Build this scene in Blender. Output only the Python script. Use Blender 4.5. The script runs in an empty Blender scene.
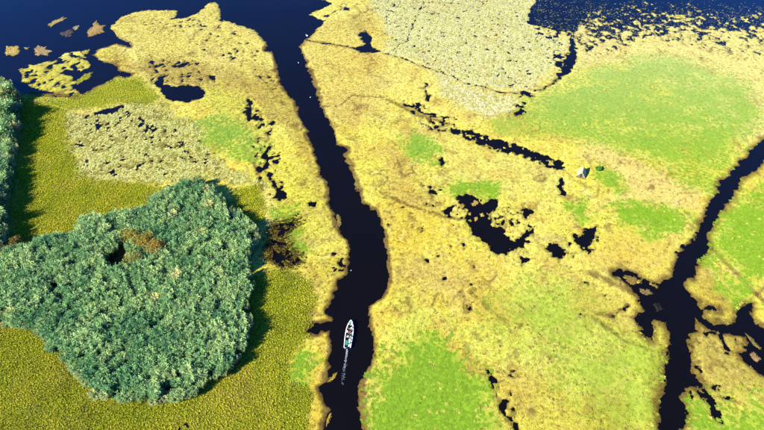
import bpy, bmesh, math, random
import numpy as np
from mathutils import Vector, Matrix

random.seed(7)
RNG = np.random.default_rng(7)
SC = bpy.context.scene
COL = SC.collection

# ------------------------------------------------------------------ camera
CAM_H, PITCH, FPX = 116.0, math.radians(47.0), 516.0     # drone height, tilt below the horizon, focal length in photo pixels
cd = bpy.data.cameras.new('camera'); cam = bpy.data.objects.new('camera', cd); COL.objects.link(cam)
cam.location = (0, 0, CAM_H); cam.rotation_euler = (math.pi/2 - PITCH, 0, 0)
cd.sensor_width = 36; cd.lens = 36*FPX/764; cd.clip_start = 1; cd.clip_end = 12000
SC.camera = cam
# ------------------------------------------------------------------ sky and sun
SUN_EL = math.radians(31); SUN_AZ = math.atan2(-0.86, -0.51)
w = bpy.data.worlds.new('World'); SC.world = w; w.use_nodes = True
nt = w.node_tree; bg = nt.nodes['Background']
sky = nt.nodes.new('ShaderNodeTexSky'); sky.sky_type = 'NISHITA'; sky.sun_disc = False
sky.sun_elevation = SUN_EL; sky.sun_rotation = SUN_AZ; sky.air_density = 0.9; sky.dust_density = 0.0; sky.ozone_density = 5.0; sky.altitude = 1500
tn = nt.nodes.new('ShaderNodeMix'); tn.data_type = 'RGBA'; tn.blend_type = 'MULTIPLY'; tn.inputs[0].default_value = 1.0; tn.inputs[7].default_value = (.26, 1.12, 2.5, 1)   # deep clear blue sky
nt.links.new(sky.outputs[0], tn.inputs[6]); nt.links.new(tn.outputs[2], bg.inputs[0]); bg.inputs[1].default_value = 0.05
sd_ = bpy.data.lights.new('sun', 'SUN'); sun = bpy.data.objects.new('sun', sd_); COL.objects.link(sun)
sd_.energy = 4.95; sd_.angle = math.radians(0.6); sd_.color = (1.0, 0.955, 0.78)
sv = Vector((math.sin(SUN_AZ)*math.cos(SUN_EL), math.cos(SUN_AZ)*math.cos(SUN_EL), math.sin(SUN_EL)))
sun.rotation_euler = sv.to_track_quat('Z', 'Y').to_euler(); sun.location = (-80, -40, 150)
SC.view_settings.view_transform = 'Standard'; SC.view_settings.look = 'None'
SC.view_settings.gamma = 1.0; SC.view_settings.use_curve_mapping = False
SC.view_settings.exposure = 1.45
KEXP = 1.62      # how much brighter a flat surface shows than its base colour under this light

# ------------------------------------------------------------------ helpers
CP, SP = math.cos(PITCH), math.sin(PITCH)
def P(px, py, z=0.0):
    """photo pixel (764x430) -> point on the level z"""
    dx, dz = px-382.0, 215.0-py
    d = (dx, FPX*CP + dz*SP, -FPX*SP + dz*CP)
    t = (z-CAM_H)/d[2]
    return (d[0]*t, d[1]*t)
def G(pts): return np.array([P(*p) for p in pts])
def lin(c):
    c = np.asarray(c, float)/255.0
    return np.where(c <= 0.04045, c/12.92, ((c+0.055)/1.055)**2.4)
def alb(r, g, b, k=None): return lin((r, g, b))/(k or KEXP)
def rgba(c): return (float(c[0]), float(c[1]), float(c[2]), 1.0)

_T = np.random.default_rng(11).random((256, 256))
def vnoise(x, y):
    xi = np.floor(x).astype(np.int64); yi = np.floor(y).astype(np.int64)
    fx = x-xi; fy = y-yi
    fx = fx*fx*(3-2*fx); fy = fy*fy*(3-2*fy)
    a = _T[xi & 255, yi & 255]; b = _T[(xi+1) & 255, yi & 255]
    c = _T[xi & 255, (yi+1) & 255]; d = _T[(xi+1) & 255, (yi+1) & 255]
    return (a*(1-fx)+b*fx)*(1-fy) + (c*(1-fx)+d*fx)*fy
def fbm(x, y, lam, octs=3, off=0.0, gain=0.5):
    """-1..1 noise with wavelength lam (m)"""
    s = 0; a = 1; t = 0; f = 1.0/lam
    for i in range(octs):
        c, q = math.cos(0.7*i+0.4), math.sin(0.7*i+0.4)
        s = s + a*vnoise((x*c-y*q)*f+off+17.3*i, (x*q+y*c)*f+off*1.7+5.1*i); t += a; a *= gain; f *= 2.03
    return (s/t-0.5)*2.4
def sstep(a, b, x):
    t = np.clip((x-a)/(b-a), 0, 1); return t*t*(3-2*t)
def sdist(poly, X, Y, far=12.0):
    """signed distance to a polygon (negative inside), evaluated near it only"""
    out = np.full(X.shape, far)
    x0, y0 = poly.min(0)-far; x1, y1 = poly.max(0)+far
    m = (X > x0) & (X < x1) & (Y > y0) & (Y < y1)
    if not m.any(): return out
    px, py = X[m], Y[m]
    d2 = np.full(px.shape, 1e18); ins = np.zeros(px.shape, bool)
    n = len(poly)
    for i in range(n):
        ax, ay = poly[i]; bx, by = poly[(i+1) % n]
        ex, ey = bx-ax, by-ay; L = ex*ex+ey*ey+1e-12
        t = np.clip(((px-ax)*ex+(py-ay)*ey)/L, 0, 1)
        d2 = np.minimum(d2, (px-ax-t*ex)**2+(py-ay-t*ey)**2)
        if ay != by:
            c = (ay > py) != (by > py)
            ins ^= c & (px < ex*(py-ay)/ey+ax)
    d = np.sqrt(d2); out[m] = np.where(ins, -d, d)
    return out
def ldist(line, X, Y, far=12.0):
    """distance to an open polyline"""
    out = np.full(X.shape, far)
    x0, y0 = line.min(0)-far; x1, y1 = line.max(0)+far
    m = (X > x0) & (X < x1) & (Y > y0) & (Y < y1)
    if not m.any(): return out
    px, py = X[m], Y[m]; d2 = np.full(px.shape, far*far)
    for i in range(len(line)-1):
        ax, ay = line[i]; bx, by = line[i+1]
        ex, ey = bx-ax, by-ay; L = ex*ex+ey*ey+1e-12
        t = np.clip(((px-ax)*ex+(py-ay)*ey)/L, 0, 1)
        d2 = np.minimum(d2, (px-ax-t*ex)**2+(py-ay-t*ey)**2)
    out[m] = np.sqrt(d2); return out

# ------------------------------------------------------------------ what lies where (traced as photo pixels, used as points on the ground)
LAKE = G([(-90,66),(0,82),(13,84),(19,92),(26,93),(45,94),(57,96),(80,97),(92,90),(107,82),(118,76),(126,77),(133,74),(120,72),(118,68),(99,61),(92,55),(99,49),(115,44),(131,48),(126,42),
  (116,37),(111,25),(126,16),(136,12),(150,10),(176,10),(177,14),(170,19),(184,19),(200,12),(209,4),(217,2),(221,12),(221,20),(233,24),(254,29),(260,37),(267,44),(265,51),(273,53),(276,67),
  (281,83),(288,92),(296,104),(300,118),(310,137),(318,158),(322,177),(328,188),(330,206),(334,215),(341,231),(348,245),(349,261),(348,274),(338,281),(336,296),(326,310),(329,314),(333,320),
  (332,323),(313,322),(309,332),(316,332),(321,328),(329,330),(328,336),(330,355),(329,368),(328,384),(321,390),(324,403),(327,414),(324,430),(321,455),(312,500),(300,560),
  (345,560),(356,500),(362,455),(361,430),(357,409),(361,392),(360,379),(366,366),(372,355),(374,339),(369,326),(368,315),(372,304),(382,298),(388,285),(388,269),(386,250),(384,229),(377,215),(374,212),
  (361,201),(357,188),(350,166),(342,156),(345,149),(336,145),(332,129),(326,116),(321,106),(316,88),(310,72),(304,59),(300,47),(305,40),(314,33),(326,21),(318,19),(309,15),(316,11),(332,5),(326,1),
  (316,-2),(332,-30),(310,-80),(280,-130),(-200,-130),(-200,40)])
RIVER = G([(830,98),(790,122),(764,139),(751,150),(738,168),(722,182),(716,196),(708,212),(700,226),(692,242),(679,255),(675,269),(670,275),(660,280),(652,282),(641,279),(637,274),(618,270),(613,274),(614,277),(621,278),(627,286),(635,295),
  (637,300),(643,305),(644,311),(635,317),(638,326),(641,332),(647,337),(653,340),(653,332),(652,323),(656,320),(661,322),(667,325),(670,331),(670,340),(666,348),(668,366),(664,384),(661,403),(659,422),(656,450),(640,520),
  (668,520),(680,450),(683,430),(686,419),(682,395),(687,387),(700,386),(694,374),(693,364),(690,351),(688,338),(694,333),(700,331),(696,324),(694,315),(700,322),(709,328),(716,330),(720,333),(734,334),(746,336),(745,350),(738,353),(742,357),(748,362),(756,369),(764,377),(800,400),(840,385),(815,335),
  (764,327),(757,322),(751,315),(752,302),(745,302),(740,306),(736,311),(735,320),(730,324),(724,322),(715,324),(705,319),(704,314),(707,311),(718,310),(715,305),(709,305),(708,308),(701,310),(696,306),(699,300),(691,297),(687,292),(684,285),(695,277),(698,261),(706,247),(708,234),(714,221),(724,211),
  (733,198),(741,182),(751,172),(764,162),(790,142),(840,112)])
NLAKE = G([(527,24),(530,8),(535,0),(545,-15),(540,-60),(560,-130),(900,-130),(840,-40),(770,-14),(757,0),(750,9),(735,16),(720,19),(700,17),(680,14),(650,9),(620,6),(600,9),(584,18),(580,24),(575,40),(577,50),(578,60),(568,75),(556,76),(564,64),(571,51),(572,35),(562,31),(540,27)])
PONDS = [G(p) for p in [
  [(155,77),(163,75),(162,83),(174,86),(188,86),(200,87),(206,91),(201,100),(188,103),(172,101),(163,95),(157,86)],
  [(151,60),(154,60),(153,67),(150,66)], [(174,65),(185,62),(191,64),(186,67),(176,67)],
  [(246,98),(250,100),(251,108),(253,119),(247,121),(245,112),(248,107)], [(267,122),(273,120),(275,123),(270,125)],
  [(271,145),(272,148),(266,158),(268,166),(264,174),(257,171),(259,166),(263,163),(262,156)],
  [(308,203),(314,201),(318,208),(312,209)],
  [(454,199),(467,193),(477,198),(483,204),(491,199),(498,199),(498,204),(495,211),(489,215),(491,223),(499,226),(505,222),(506,229),(510,240),(516,242),(521,236),(529,230),(532,227),(535,233),(529,236),(524,240),(524,245),(525,249),(517,249),(510,252),(504,256),(498,255),(486,244),(479,241),(474,236),(471,231),(470,225),(465,220),(468,214),(462,207),(457,202)],
  [(442,213),(448,207),(454,207),(454,216),(448,216)], [(517,211),(528,209),(536,214),(530,216),(526,219),(524,215)], [(504,208),(507,209),(505,211)],
  [(545,249),(548,246),(556,244),(561,246),(562,251),(567,252),(563,254),(564,258),(559,260),(552,256),(548,257),(549,252)],
  [(572,238),(580,235),(585,228),(597,228),(599,237),(594,242),(590,243),(590,247),(597,249),(586,252),(584,247),(578,244)],
  [(360,33),(368,31),(373,48),(381,53),(363,52),(355,48),(365,44),(361,38)], [(344,7),(349,8),(350,11),(345,10)], [(275,188),(279,190),(284,190),(287,197),(282,200),(275,197)], [(209,76),(215,77),(214,82),(210,81)],
  [(520,256),(525,259),(533,256),(535,259),(526,262),(526,266),(522,266)], [(583,278),(590,281),(589,284),(583,281)], [(602,291),(607,292),(605,295),(602,294)], [(580,313),(585,315),(583,317)],
  [(452,129),(470,131),(490,138),(515,145),(535,152),(548,157),(565,163),(563,169),(548,167),(535,160),(515,153),(490,146),(480,146),(468,137),(453,134)],
  [(424,82),(427,84),(427,91),(430,97),(429,101),(425,100),(426,91)],
  [(520,91),(528,91),(533,94),(529,97),(521,95)], [(440,159),(443,157),(446,163),(443,166),(440,164)], [(427,188),(431,186),(436,193),(430,193)],
  [(560,180),(565,188),(562,195),(556,196),(558,189)], [(512,114),(520,108),(523,111),(516,118)],
  [(486,371),(490,369),(494,378),(500,390),(497,388)], [(500,404),(506,403),(509,412),(517,426),(522,440),(514,436),(508,420)],
  [(95,113),(108,108),(124,104),(126,107),(112,114),(97,117)], [(183,421),(190,425),(186,432),(181,430)], [(441,277),(447,276),(446,279),(441,279)],
  [(700,385),(706,392),(716,402),(722,418),(716,414),(706,400),(698,392)], [(720,338),(723,337),(726,345),(733,348),(735,352),(728,352),(722,346)], [(703,331),(708,330),(714,334),(706,334)]]]
ISLES_KEEP = [G(p) for p in [   # banks that reach into open water and hang on to the marsh
  [(19,70),(29,65),(43,62),(55,60),(68,52),(79,52),(88,60),(89,67),(80,71),(66,70),(60,73),(72,76),(76,82),(70,87),(83,94),(86,101),(60,100),(52,92),(36,92),(29,87),(22,79)]]]
DITCH = [(G(l), wd) for l, wd in [
  ([(384,53),(410,61),(440,73),(470,84),(500,92),(523,94)], .30), ([(424,0),(417,18),(406,43)], .22),
  ([(404,104),(414,108),(424,113),(436,117),(452,118)], .38), ([(423,124),(433,129),(441,130),(453,131)], .6), ([(305,40),(330,44),(345,46),(356,49)], .18), ([(326,17),(338,10),(346,8)], .28), ([(534,93),(548,86),(560,77)], .2),
  ([(560,193),(558,186),(562,180)], .2), ([(270,174),(275,182),(280,198)], .5), ([(500,404),(494,392),(488,374)], .2), ([(272,128),(270,140)], .2), ([(612,316),(628,305)], .15), ([(600,321),(606,326)], .15)]]
# ragged half-drowned growth: polygon, land share (0..1), blob size (m)
RAGGED = [(G(p), s, l) for p, s, l in [
  ([(270,226),(283,222),(297,217),(299,227),(287,233),(290,246),(300,255),(304,261),(298,266),(283,268),(272,262),(266,256),(267,244)], .42, 1.6),
  ([(318,252),(330,250),(347,248),(350,262),(347,274),(335,276),(320,270)], .72, 1.7),
  ([(400,98),(416,100),(440,112),(458,116),(458,134),(430,130),(405,110)], .80, 1.8),
  ([(512,92),(540,92),(524,116),(508,120)], .80, 2.0),
  ([(528,30),(562,24),(575,32),(570,58),(560,78),(547,60),(556,44),(540,36)], .60, 2.4),
  ([(620,270),(646,282),(660,284),(650,296),(636,292)], .5, 1.6),
  ([(690,318),(712,326),(740,332),(748,350),(764,374),(740,370),(716,352),(700,352),(690,340)], .84, 1.8),
  ([(640,312),(650,316),(652,340),(640,334)], .6, 1.4),
  ([(440,200),(456,194),(512,200),(540,210),(536,236),(526,262),(500,256),(470,238),(446,222)], .86, 1.8),
  ([(535,235),(575,235),(600,224),(606,245),(590,258),(560,264),(540,262)], .90, 1.8),
  ([(660,340),(672,345),(672,430),(655,430)], .78, 1.3), ([(684,330),(700,335),(706,380),(696,400),(682,420),(680,380)], .80, 1.4),
  ([(673,250),(690,230),(716,200),(722,212),(700,245),(684,268)], .78, 1.3),
  ([(372,-40),(520,-40),(536,0),(528,12),(530,24),(566,40),(562,58),(528,90),(500,90),(470,83),(440,73),(385,50),(384,25),(372,8)], .90, 1.15),
  ([(68,116),(125,107),(160,109),(205,142),(250,174),(225,178),(165,178),(100,178),(82,173),(70,150)], .86, 1.7),
  ([(384,190),(410,150),(450,170),(470,240),(500,320),(430,300),(390,260)], 1.10, 2.6), ([(130,20),(220,10),(270,60),(290,110),(220,60)], .96, 2.2),
  ([(19,68),(68,50),(90,50),(90,70),(86,98),(60,98),(30,90)], .74, 2.2), ([(452,128),(490,136),(548,156),(568,163),(563,171),(535,163),(490,149),(453,136)], .50, 1.5),
  ([(145,58),(200,60),(206,104),(160,100),(150,80)], .80, 1.8), ([(240,95),(256,98),(280,150),(288,200),(272,204),(256,172)], .84, 1.8),
  ([(484,365),(520,368),(545,380),(530,400),(520,420),(498,410)], .97, 1.8), ([(690,380),(730,384),(745,410),(720,425),(690,410)], .82, 1.8)]]
GREENS = [(G(p), d) for p, d in [
  ([(363,385),(374,367),(392,362),(412,352),(428,341),(441,344),(447,355),(468,366),(479,379),(482,400),(487,430),(492,470),(364,470),(363,420)], 'bright green duckweed carpet beside the boat channel at the bottom edge'),
  ([(519,120),(530,102),(550,92),(568,82),(605,68),(640,59),(680,58),(716,70),(748,86),(760,108),(740,138),(725,155),(712,178),(705,188),(690,182),(672,168),(650,160),(625,150),(600,143),(580,138),(560,132),(540,130)], 'largest pale green duckweed carpet, below the speckled blue lake'),
  ([(600,166),(610,170),(622,184),(618,192),(606,186),(599,174)], 'small green duckweed patch just right of the thatched hut'),
  ([(568,204),(576,198),(588,199),(592,210),(586,220),(574,221),(567,214)], 'round green duckweed patch below the thatched hut'),
  ([(606,205),(640,203),(672,208),(692,216),(692,230),(680,239),(650,235),(622,224)], 'green duckweed carpet left of the narrow river above its junction'),
  ([(722,222),(740,206),(764,188),(810,170),(820,270),(764,278),(745,280),(725,255),(712,240)], 'green duckweed carpet right of the narrow river at the right edge'),
  ([(702,253),(712,258),(735,282),(752,300),(740,303),(720,284),(703,263)], 'slim green duckweed strip beside the brown ditch'),
  ([(404,134),(416,129),(430,136),(438,150),(436,164),(420,164),(408,155),(402,144)], 'rounded green duckweed patch left of the straight dark ditch'),
  ([(446,183),(462,180),(480,182),(496,186),(494,194),(474,196),(450,195)], 'flat green duckweed patch right above the dark pond with islets'),
  ([(490,122),(508,119),(530,126),(540,134),(524,137),(500,132)], 'faint green duckweed patch just above the straight dark ditch'),
  ([(198,124),(222,118),(246,126),(266,138),(266,158),(245,158),(215,150),(200,136)], 'pale green duckweed patch right of the cream water lilies'),
  ([(289,236),(300,230),(312,238),(310,250),(298,252),(290,246)], 'small green duckweed patch right of the dark brown tangle'),
  ([(292,362),(302,352),(314,354),(313,372),(303,382),(293,380)], 'small green duckweed patch on the left bank beside the boat'),
  ([(270,210),(285,206),(301,210),(298,218),(276,218)], 'thin green duckweed patch above the dark brown tangle'),
  ([(492,300),(530,282),(565,280),(592,305),(598,335),(575,352),(540,350),(512,330)], 'thin yellowish green duckweed spread below the dark ponds'),
  ([(565,350),(600,332),(642,342),(664,362),(660,415),(635,440),(590,415),(560,385)], 'yellowish green duckweed spread left of the river at lower right'),
  ([(686,400),(715,404),(764,396),(800,420),(790,470),(690,470)], 'green duckweed carpet in the lower right corner')]]
GREEN_STR = [1,.92,.95,1,1,.95,.95,1,.95,.7,.9,.9,1,.8,.6,.65,.75]
SEDGES = [(G(p), d) for p, d in [
  ([(14,100),(40,102),(66,112),(68,140),(74,160),(82,178),(110,182),(150,185),(166,192),(158,200),(140,213),(100,218),(80,224),(76,237),(45,243),(16,250),(12,215),(16,190),(20,160),(24,125)], 'olive sedge meadow between the two dark green reed beds'),
  ([(233,190),(256,186),(263,200),(262,226),(246,224),(232,208)], 'small olive sedge patch at the upper right tip of the large reed bed'),
  ([(250,276),(280,268),(300,272),(317,285),(313,310),(309,340),(294,352),(290,380),(300,386),(308,398),(306,430),(300,520),(-120,520),(-120,312),(0,318),(50,330),(64,357),(90,382),(118,394),(150,396),(195,384),(232,357),(243,330)], 'broad olive sedge meadow wrapping below the large reed bed'),
  ([(24,94),(60,100),(92,92),(118,78),(140,78),(158,98),(150,106),(120,104),(95,108),(68,112),(40,102)], 'lime sedge strip along the shore of the upper left lake')]]
REED1 = G([(-130,250),(0,262),(14,252),(30,248),(45,243),(60,241),(78,237),(82,224),(100,219),(120,219),(140,214),(160,200),(175,192),(190,186),(205,186),(222,198),(232,211),(245,223),(257,233),(258,246),(248,258),
  (252,275),(254,292),(248,310),(250,330),(245,352),(226,375),(200,393),(175,402),(150,405),(140,400),(118,404),(100,400),(85,384),(70,373),(58,360),(55,348),(48,340),(30,331),(0,328),(-130,322)])
REED2 = G([(-130,76),(0,86),(13,88),(20,100),(22,120),(20,140),(15,165),(12,190),(8,215),(11,240),(5,255),(-10,264),(-130,252)])
HOLES = [G([(106,262),(114,254),(128,253),(131,264),(124,274),(110,273)]), G([(58,292),(66,289),(67,296),(60,298)]), G([(207,215),(214,213),(215,219),(209,220)])]
LILY_L = G([(68,114),(90,118),(125,105),(160,107),(185,115),(205,140),(225,160),(250,168),(262,186),(240,190),(225,186),(205,176),(190,177),(165,182),(150,186),(100,181),(82,175),(78,160),(70,150),(66,135)])
LILY_R = G([(372,-40),(520,-40),(536,0),(528,12),(530,24),(545,32),(566,40),(562,58),(548,78),(528,92),(500,92),(470,85),(440,75),(410,61),(385,52),(390,40),(384,25),(372,8)])
LILY_R2 = G([(440,79),(470,90),(516,98),(512,112),(490,117),(462,106),(445,92)])
TRACKS = [(G(l), wd) for l, wd in [([(380,193),(410,206),(444,217),(458,219)], .5), ([(591,273),(615,284),(640,297)], .8), ([(710,247),(735,272),(757,297),(790,320)], .7), ([(540,92),(560,78)], .8),
   ([(305,40),(330,44),(352,48),(372,56)], .5), ([(756,296),(764,288)], .6), ([(388,100),(420,116),(448,124)], .9), ([(470,292),(500,318),(520,325)], .35), ([(246,150),(258,172),(262,190)], .6), ([(583,312),(600,323),(612,333),(625,341),(648,349)], .5), ([(596,314),(610,316),(628,305)], .4), ([(310,108),(340,106),(352,96),(384,98)], .25), ([(352,100),(362,118)], .2), ([(340,78),(338,62)], .2)]]
# tints: polygon, colour, strength, softness (m)
TINTS = [(G(p), c, s, f) for p, c, s, f in [
  ([(395,300),(480,318),(540,275),(585,280),(640,330),(662,350),(656,420),(620,470),(500,470),(484,370),(440,336),(392,350)], (208,214,86), .72, 8), ([(440,130),(490,150),(560,172),(566,196),(500,196),(440,180)], (226,218,112), .6, 5),
  ([(222,70),(262,78),(282,112),(288,128),(270,122),(250,100)], (164,136,66), .6, 3), ([(144,56),(196,58),(214,76),(204,90),(160,84),(138,72)], (172,146,74), .7, 3), ([(100,60),(124,56),(140,66),(124,74)], (214,178,92), .6, 2), ([(326,100),(352,92),(372,110),(352,128),(334,122)], (190,158,90), .6, 4),
  ([(350,16),(360,15),(366,24),(366,31),(358,33),(350,26)], (138,148,92), .9, 2), ([(556,16),(620,20),(612,60),(580,70),(574,40)], (206,186,124), .7, 5),
  ([(540,0),(764,30),(820,60),(820,160),(740,140),(640,60),(580,66)], (232,220,134), .85, 8),
  ([(384,54),(440,76),(512,97),(506,118),(470,128),(430,118),(400,100),(384,80)], (238,222,110), .7, 4),
  ([(300,30),(372,8),(386,50),(384,110),(330,120),(300,60)], (222,200,98), .75, 5),
  ([(384,150),(410,150),(420,190),(440,214),(400,210),(384,190)], (204,172,82), .65, 5),
  ([(395,255),(440,255),(480,290),(500,310),(470,318),(430,292),(395,280)], (204,172,92), .6, 5),
  ([(450,250),(500,258),(505,300),(520,322),(480,316),(462,290)], (228,188,60), .5, 6),
  ([(388,200),(440,216),(450,250),(400,250),(388,270),(392,310),(372,340),(378,360),(362,390),(360,370),(376,320),(390,290)], (226,192,56), .5, 4),
  ([(610,235),(680,240),(672,268),(640,282),(610,272),(580,262)], (216,184,82), .6, 5),
  ([(690,285),(704,256),(740,305),(730,318),(706,300)], (182,158,62), .75, 3),
  ([(690,320),(764,330),(830,380),(830,410),(764,398),(716,404),(690,400)], (182,160,76), .75, 4),
  ([(575,280),(640,297),(645,330),(600,330),(578,312)], (212,186,76), .6, 5),
  ([(655,340),(672,345),(668,430),(650,430)], (150,128,46), .8, 2),
  ([(580,140),(640,158),(690,184),(708,190),(700,214),(650,205),(606,203),(622,184),(600,166),(580,160)], (232,208,122), .75, 4),
  ([(490,365),(545,372),(560,400),(520,410),(496,396)], (206,172,80), .6, 4),
  ([(490,390),(575,395),(620,420),(610,460),(500,460)], (216,192,66), .6, 5),
  ([(596,392),(625,402),(622,440),(590,440)], (166,140,50), .6, 4),
  ([(104,14),(180,8),(220,2),(258,30),(275,60),(262,80),(200,62),(150,58),(122,44)], (222,206,104), .75, 4),
  ([(118,70),(150,60),(200,64),(240,72),(245,96),(206,92),(156,76)], (190,168,80), .7, 4),
  ([(250,66),(276,70),(298,108),(330,206),(340,240),(318,210),(300,150),(280,110)], (176,150,62), .75, 3),
  ([(208,84),(250,98),(270,140),(262,150),(230,120),(206,112)], (206,204,78), .8, 4),
  ([(258,172),(300,160),(322,190),(330,230),(300,240),(270,212)], (214,206,66), .7, 4),
  ([(262,250),(300,262),(350,250),(348,276),(330,300),(312,290),(300,272),(262,270)], (208,190,64), .75, 3),
  ([(308,300),(330,315),(330,330),(328,390),(325,430),(322,470),(305,470),(310,400),(296,386),(312,350),(314,320)], (222,190,58), .8, 2),
  ([(266,220),(298,216),(304,262),(280,268),(264,256)], (112,88,30), .85, 2),
  ([(262,184),(272,190),(274,222),(262,228)], (236,218,120), .8, 2),
  ([(19,70),(55,58),(90,55),(90,70),(80,96),(50,96),(25,88)], (196,190,66), .8, 2),
  ([(92,55),(118,44),(130,60),(120,72)], (206,190,64), .7, 2)]]

YEL = alb(233,220,84); CREAM = alb(242,234,138); GOLD = alb(228,196,66); BROWN = alb(104,80,34); TAN = alb(196,162,92); OLIVE = alb(158,150,18); GREEN_N = alb(146,186,42); GREEN_F = alb(188,210,116)

SPECK = G([(578,70),(577,38),(584,14),(600,-4),(640,-8),(700,-8),(764,-14),(820,-10),(820,30),(764,60),(725,64),(690,50),(650,52),(612,60)])
SPK0, SPK1 = P(680, 50)[1], P(680, 0)[1]
def water_field(X, Y):
    """> 0 marsh, < 0 open water, about in metres from the edge"""
    wx = X + 0.9*fbm(X, Y, 5.0, 2, 3.0) + 0.45*fbm(X, Y, 1.6, 2, 9.0)
    wy = Y + 0.9*fbm(X, Y, 5.0, 2, 33.0) + 0.45*fbm(X, Y, 1.6, 2, 49.0)
    W = np.full(X.shape, 6.0)
    main = sdist(LAKE, wx, wy); riv = sdist(RIVER, wx, wy)
    W = np.minimum(W, main); W = np.minimum(W, riv); W = np.minimum(W, sdist(NLAKE, wx, wy))
    px_ = X + 1.5*fbm(X, Y, 3.2, 3, 13.0, .65); py_ = Y + 1.5*fbm(X, Y, 3.2, 3, 73.0, .65)
    for p in PONDS: W = np.minimum(W, sdist(p, px_, py_)*0.9+0.05)
    for l, wd in DITCH: W = np.minimum(W, ldist(l, wx, wy)-wd*(1.0+0.9*fbm(X, Y, 2.4, 2, 61.0)))
    for p in ISLES_KEEP: W = np.maximum(W, -sdist(p, wx, wy))
    for p, share, lam in RAGGED:
        d = sdist(p, wx, wy)
        m = sstep(1.2, -1.2, d)
        n = 1.6*fbm(X, Y, lam, 3, lam*7.7+share, .6)
        holes = (n + (share-0.5)*1.9)*1.3
        W = np.where(m > .001, np.where(holes < W, W*(1-m)+np.minimum(W, holes)*m, W), W)
        if share < .72: W = np.where((m > .4) & (n > 0.55) & (W < 0), (n-0.55)*1.5, W)
    # fine-speckled far shore: open lake thinning into floating growth
    d = sdist(SPECK, wx, wy); m = sstep(2.5, -2.5, d)
    h = 2.2*fbm(X, Y, 2.5, 3, 19.0, .85) + 0.6*fbm(X, Y, 14.0, 2, 29.0) - 1.75 + 3.0*np.clip((SPK1-Y)/(SPK1-SPK0), 0, 1.2)
    W = np.where(m > .01, np.minimum(W, 1.5)*(1-m)+np.minimum(h, 1.5)*m, W)
    e = np.exp(-(W/1.6)**2)*sstep(-3, -.6, W)
    W = W + e*(0.72*fbm(X, Y, 1.35, 3, 87.0, .75))
    return W, main, riv

def marsh_colour(X, Y, W, main, riv):
    n1 = fbm(X, Y, 14.0, 3, 1.0); n2 = fbm(X, Y, 4.0, 3, 21.0); n3 = fbm(X, Y, 1.2, 2, 41.0)
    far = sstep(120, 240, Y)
    C = YEL[None]*np.ones(X.shape+(1,)); GW = np.zeros(X.shape)
    def mix(c, f):
        nonlocal C
        f = np.clip(f, 0, 1)[..., None]; C = C*(1-f)+np.asarray(c)*f
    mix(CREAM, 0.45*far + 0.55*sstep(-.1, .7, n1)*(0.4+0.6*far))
    mix(GOLD, 0.6*(1-.75*far)*sstep(0.05, .75, -n1+0.4*n2)); mix(CREAM, .55*sstep(.2, .7, fbm(X, Y, 2.2, 3, 111.0, .7)))
    for p, c, s, f in TINTS:
        d = sdist(p, X, Y, 14) + n2*f*0.5 + n3*0.4*f
        mix(alb(*c), s*sstep(f*.6, -f*.6, d)*(0.72+0.28*np.clip(1+n3, 0, 1)))
    for l, wd in TRACKS:
        d = ldist(l, X, Y) + 0.6*n3 + 0.4*n2
        mix(alb(120,92,44), 0.8*sstep(wd*1.8, wd*.3, d))
    for k, ((p, lab), s) in enumerate(zip(GREENS, GREEN_STR)):
        sf = 6.5 if k == 1 else 7.0 if s < .7 else 4.0 if k in (0, 5, 16) else 2.6
        d = sdist(p, X, Y, 14) + n2*2.4 + n3*1.0 + 2.6*n1
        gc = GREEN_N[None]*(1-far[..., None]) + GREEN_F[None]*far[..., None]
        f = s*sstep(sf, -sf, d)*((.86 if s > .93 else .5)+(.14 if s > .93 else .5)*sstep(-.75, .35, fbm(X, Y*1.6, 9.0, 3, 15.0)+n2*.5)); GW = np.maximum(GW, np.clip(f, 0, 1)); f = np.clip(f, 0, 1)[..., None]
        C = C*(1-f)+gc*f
    for p, lab in SEDGES:
        d = sdist(p, X, Y, 14) + n2*1.0 + n3*0.5
        mix(alb(150,150,24), 0.95*sstep(1.0, -1.0, d))
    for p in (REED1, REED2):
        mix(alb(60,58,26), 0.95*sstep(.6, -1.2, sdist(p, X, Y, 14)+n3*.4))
    for p in (LILY_L,): mix(alb(136,130,58), 0.9*sstep(1.5, -1.5, sdist(p, X, Y, 14)+n2*2.2+2.6*fbm(X, Y, 11.0, 2, 141.0)))
    for p in (LILY_R, LILY_R2): mix(alb(216,210,136), 0.9*sstep(3.5, -3.5, sdist(p, X, Y, 14)+n2*2.4))
    # scattered brown dead growth, drowned brown fringes along the channels
    clear = 1-GW; mix(TAN, 0.32*clear*sstep(.15, .8, n2+0.35*n1)); mix(BROWN, 0.42*clear*sstep(.45, 1.0, n3+0.55*n2))
    rid = np.abs(fbm(X, Y, 11.0, 3, 57.0)); mid = sstep(-30, 0, X)*sstep(75, 45, X)*clear
    mix(alb(206,168,74), .42*mid*sstep(.0, .6, fbm(X, Y, 10.0, 4, 151.0, .6))); mix(alb(150,118,56), .5*mid*sstep(.25, .75, fbm(X, Y, 5.0, 4, 161.0, .65)))
    mix(alb(126,98,46), 0.72*clear*sstep(.06, .0, rid+.02*n3)*sstep(-.5, .3, n2)); rid2 = np.abs(fbm(X, Y, 5.0, 3, 171.0)); mix(alb(150,120,60), 0.4*clear*sstep(.07, .0, rid2)*sstep(-.1, .6, n1))
    dsh = 1.15+1.3*fbm(X, Y, 9.0, 3, 31.0); shelf = sstep(dsh+.3, dsh-.2, main+.25*n3)*sstep(-2.5, -.6, main)*sstep(-228, -205, -Y)
    mix(alb(124,100,50), 0.85*shelf)
    fr = sstep(2.4, 0.5, np.minimum(main+.8, riv+.2)+0.7*n2)
    mix(alb(118,92,36), 0.85*fr*sstep(-2.5, -.6, np.minimum(main, riv))*sstep(-235, -205, -Y)); mix(alb(92,74,34), 0.7*sstep(.5, 0.0, W))
    return C, GW
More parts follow.
